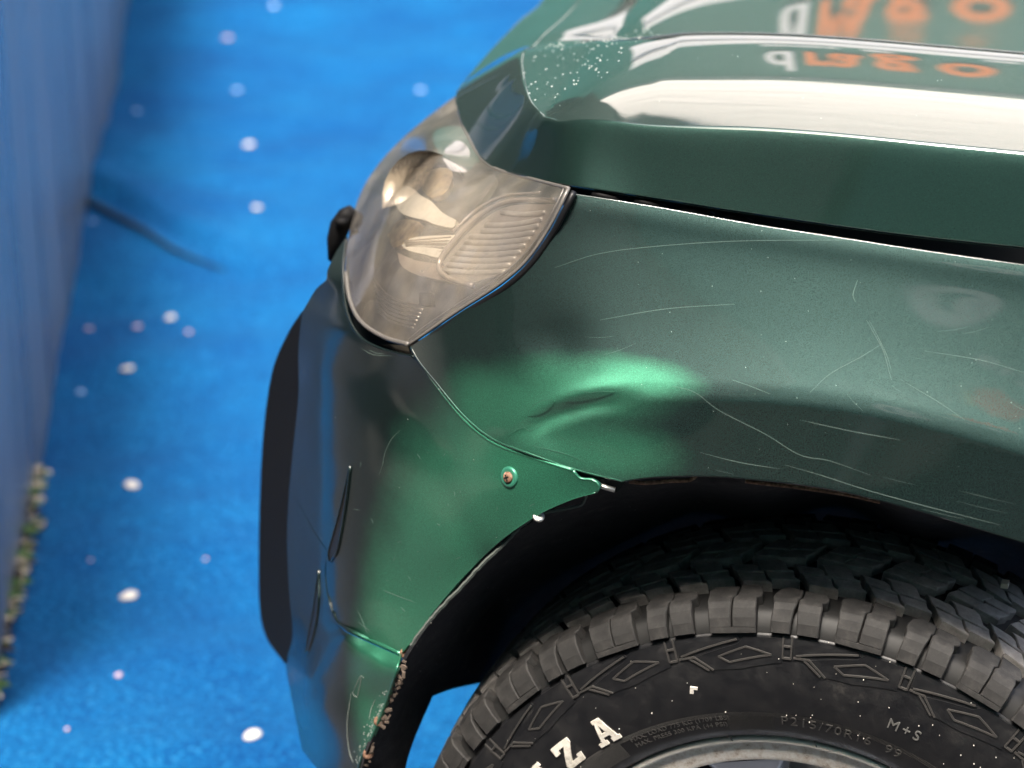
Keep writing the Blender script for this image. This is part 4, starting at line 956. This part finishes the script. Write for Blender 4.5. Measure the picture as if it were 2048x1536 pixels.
for ch_,x_,m_ in zip('drago',(-.70,-.455,-.315,-.095,.155),(WHT,ORG,ORG,ORG,ORG)):
    flat_text(ch_,(x_,-.03,zt-.16),.62,m_,bn,'printed_letter',sx=.64,off=.014)
mb=MB(); 
for i,(u,wd_) in enumerate([(1540,.10),(1600,.05),(1640,.09),(1710,.04),(1800,.08),(2020,.08)]):
    mb.box((-.66+(u-1540)*.0021+wd_/2,-.03,zt-.42),(wd_*1.6,.008,.07))
mb.build('small_print_row',WHT,bn)
# canvas roof rising behind the fascia
vs=[];fs=[]
for i in range(25):
    x=-2.2+10.2*i/24
    for j in range(13):
        t=j/12; y=.05+9*t; z=zt+.64+15*t**1.15+.10*math.sin(i*1.57)**2*math.sin(math.pi*t)
        vs.append((x,y,z))
for i in range(24):
    for j in range(12): a=i*13+j; fs.append((a,a+13,a+14,a+1))
mesh_obj('canvas_roof',vs,fs,TENT,bn,True)
mb=MB()
for x in (-2.1,2.9,7.9): mb.box((x,.1,zt/2),(.08,.08,zt))
mb.build('tent_pole',STEEL,bn)
# grey building added to fill fender reflections, and printed hoarding, behind the photographer
cp=empty('added_grey_building',(-1.0,-5.2,0)); tag(cp,'plain grey rendered building behind the viewer, added to fill the car side reflection','building')
CAN=mat('render_grey',(.20,.198,.19),.9); L(CAN,ramp(CAN,noise(CAN,3,5),[(.3,(.24,.237,.225)),(.7,(.36,.354,.34))]),bsdf(CAN).inputs['Base Color'])
mb=MB(); mb.box((0,-.6,4.0),(17,1.4,8.0)); mb.build('wall',CAN,cp)
mb=MB(); mb.box((0,.15,8.1),(17.2,.5,.2)); mb.build('parapet',CAN,cp)
hd=empty('printed_hoarding',(1.0,-4.2,0)); tag(hd,'teal printed hoarding with a round emblem behind the viewer, seen mirrored in the fender','hoarding')
TEAL=mat('hoarding_teal',(.08,.22,.20),.85); REDP=mat('print_red',(.7,.12,.08),.85); YEL=mat('print_yellow',(.75,.6,.2),.85)
mb=MB(); mb.box((1.95,0,3.75),(8.5,.08,5.7)); mb.build('hoarding_board',TEAL,hd)
mb=MB(); mb.box((-5.95,0,3.75),(7.1,.08,5.7)); mb.build('blank_board',mat('board_grey',(.16,.16,.155),.9),hd)
def wing_hit(u,v,py=-4.24):
    f_=lambda a,b: atY(a,b,ff(a,b)); P0=f_(u,v); n=np.cross(f_(u+6,v)-f_(u-6,v),f_(u,v-6)-f_(u,v+6)); n/=np.linalg.norm(n); r=ray(u,v); r=r-2*(r@n)*n; return P0+r*(py-P0[1])/r[1]
HB=V(1.0,-4.2,0)
def ring_print(c,rx,rz,w_,name,m):
    vs=[];n=40
    for k in range(n):
        a=2*math.pi*k/n
        for q in (1,1-w_/rx):
            for yy in (.041,.049): vs.append((c[0]+rx*q*math.cos(a),yy,c[2]+rz*q*math.sin(a)))
    fs=[]
    for k in range(n):
        a=4*k;b=4*((k+1)%n); fs+=[(a+1,b+1,b+3,a+3),(a,b,b+1,a+1),(a+2,a+3,b+3,b+2)]
    return mesh_obj(name,vs,fs,m,hd)
e_=wing_hit(1930,600)-HB; ex=abs(wing_hit(2040,610)[0]-wing_hit(1830,600)[0])*.5; ez=abs(wing_hit(1930,640)[2]-wing_hit(1930,566)[2])*.5
print('emblem',e_,ex,ez,wing_hit(1950,820),wing_hit(1700,650))
ex=min(max(ex,.1),.8); ez=min(max(ez,.1),.8)
ring_print(e_,ex,ez,.085,'printed_ring',WHT); ring_print(e_+V(.05,0,0),ex*.38,ez*.5,.07,'printed_letter',WHT)
mb=MB(); mb.box((e_[0]-ex*.5,.045,e_[2]+ez*.3),(ex*.35,.008,.09)); mb.build('printed_dash',WHT,hd)
t_=wing_hit(1975,700)-HB; tx=flat_text('01.5',(t_[0],.045,t_[2]),.34,WHT,hd,'printed_number',rot=(math.pi/2,0,math.pi),sx=-1.,off=.008)
r_=wing_hit(1990,800)-HB; rs=abs(wing_hit(2040,800)[0]-wing_hit(1900,800)[0])
def flat_poly(pts,c,name,m): vs=[(c[0]+a,yy,c[2]+b) for yy in (.049,.041) for a,b in pts]; n=len(pts); mesh_obj(name,vs,[tuple(range(n)),tuple(range(2*n-1,n-1,-1))]+[(i,(i+1)%n,n+(i+1)%n,n+i) for i in range(n)],m,hd)
flat_poly([(-rs*.6,-.1),(-rs*.35,.25),(rs*.3,.32),(rs*.9,.1),(rs*.9,-.4),(rs*.2,-.3),(-.1,-.38)],r_,'printed_red_patch',REDP)
flat_poly([(-rs*.75,-.02),(-rs*.5,.3),(-rs*.1,.38),(-rs*.36,.24)],r_+V(0,.004,0),'printed_yellow_patch',YEL)
for x in (-1.6,3.6): mb=MB(); mb.box((x,-.1,.6),(.1,.1,1.2)); mb.build('hoarding_post',STEEL,hd)
fc=empty('added_dark_building',(-9.5,1,0)); tag(fc,'long dark grey building front far left, added to keep blue sky out of the bumper reflection','building')  # unseen building, added and made tall to block blue sky from the paint
FCM=mat('facade_dark',(.045,.043,.042),.9)
mb=MB(); mb.box((0,9,8.5),(.4,45,17)); mb.build('wall',FCM,fc)
wm=mat('facade_glass',(.02,.025,.03),.1); first_=None
for i in range(7):
    for k2_ in range(3):
        if first_ is None: mb=MB(); mb.box((0,0,0),(.06,1.6,1.5)); o=mb.build('window',wm,fc); first_=o.data
        else: o=bpy.data.objects.new('window',first_); COL.objects.link(o); o.parent=fc
        o.location=(.22,-11+i*3.6,1.8+k2_*3)
tw=empty('added_dark_blocker',(-5.9,9.4,0)); tag(tw,'tall dark green hall added left of the white marquee to darken the bonnet nose reflection','blocker')  # unseen tall wall, added to keep pale reflections off the bonnet nose
mb=MB(); mb.box((0,0,9),(7.2,1.0,18)); mb.build('wall',mat('blocker_green',(.035,.055,.05),.85),tw)
mb=MB(); mb.box((0,0,18.1),(7.5,1.3,.2)); mb.build('blocker_top',FCM,tw)
print('DONE objects',len(bpy.data.objects))
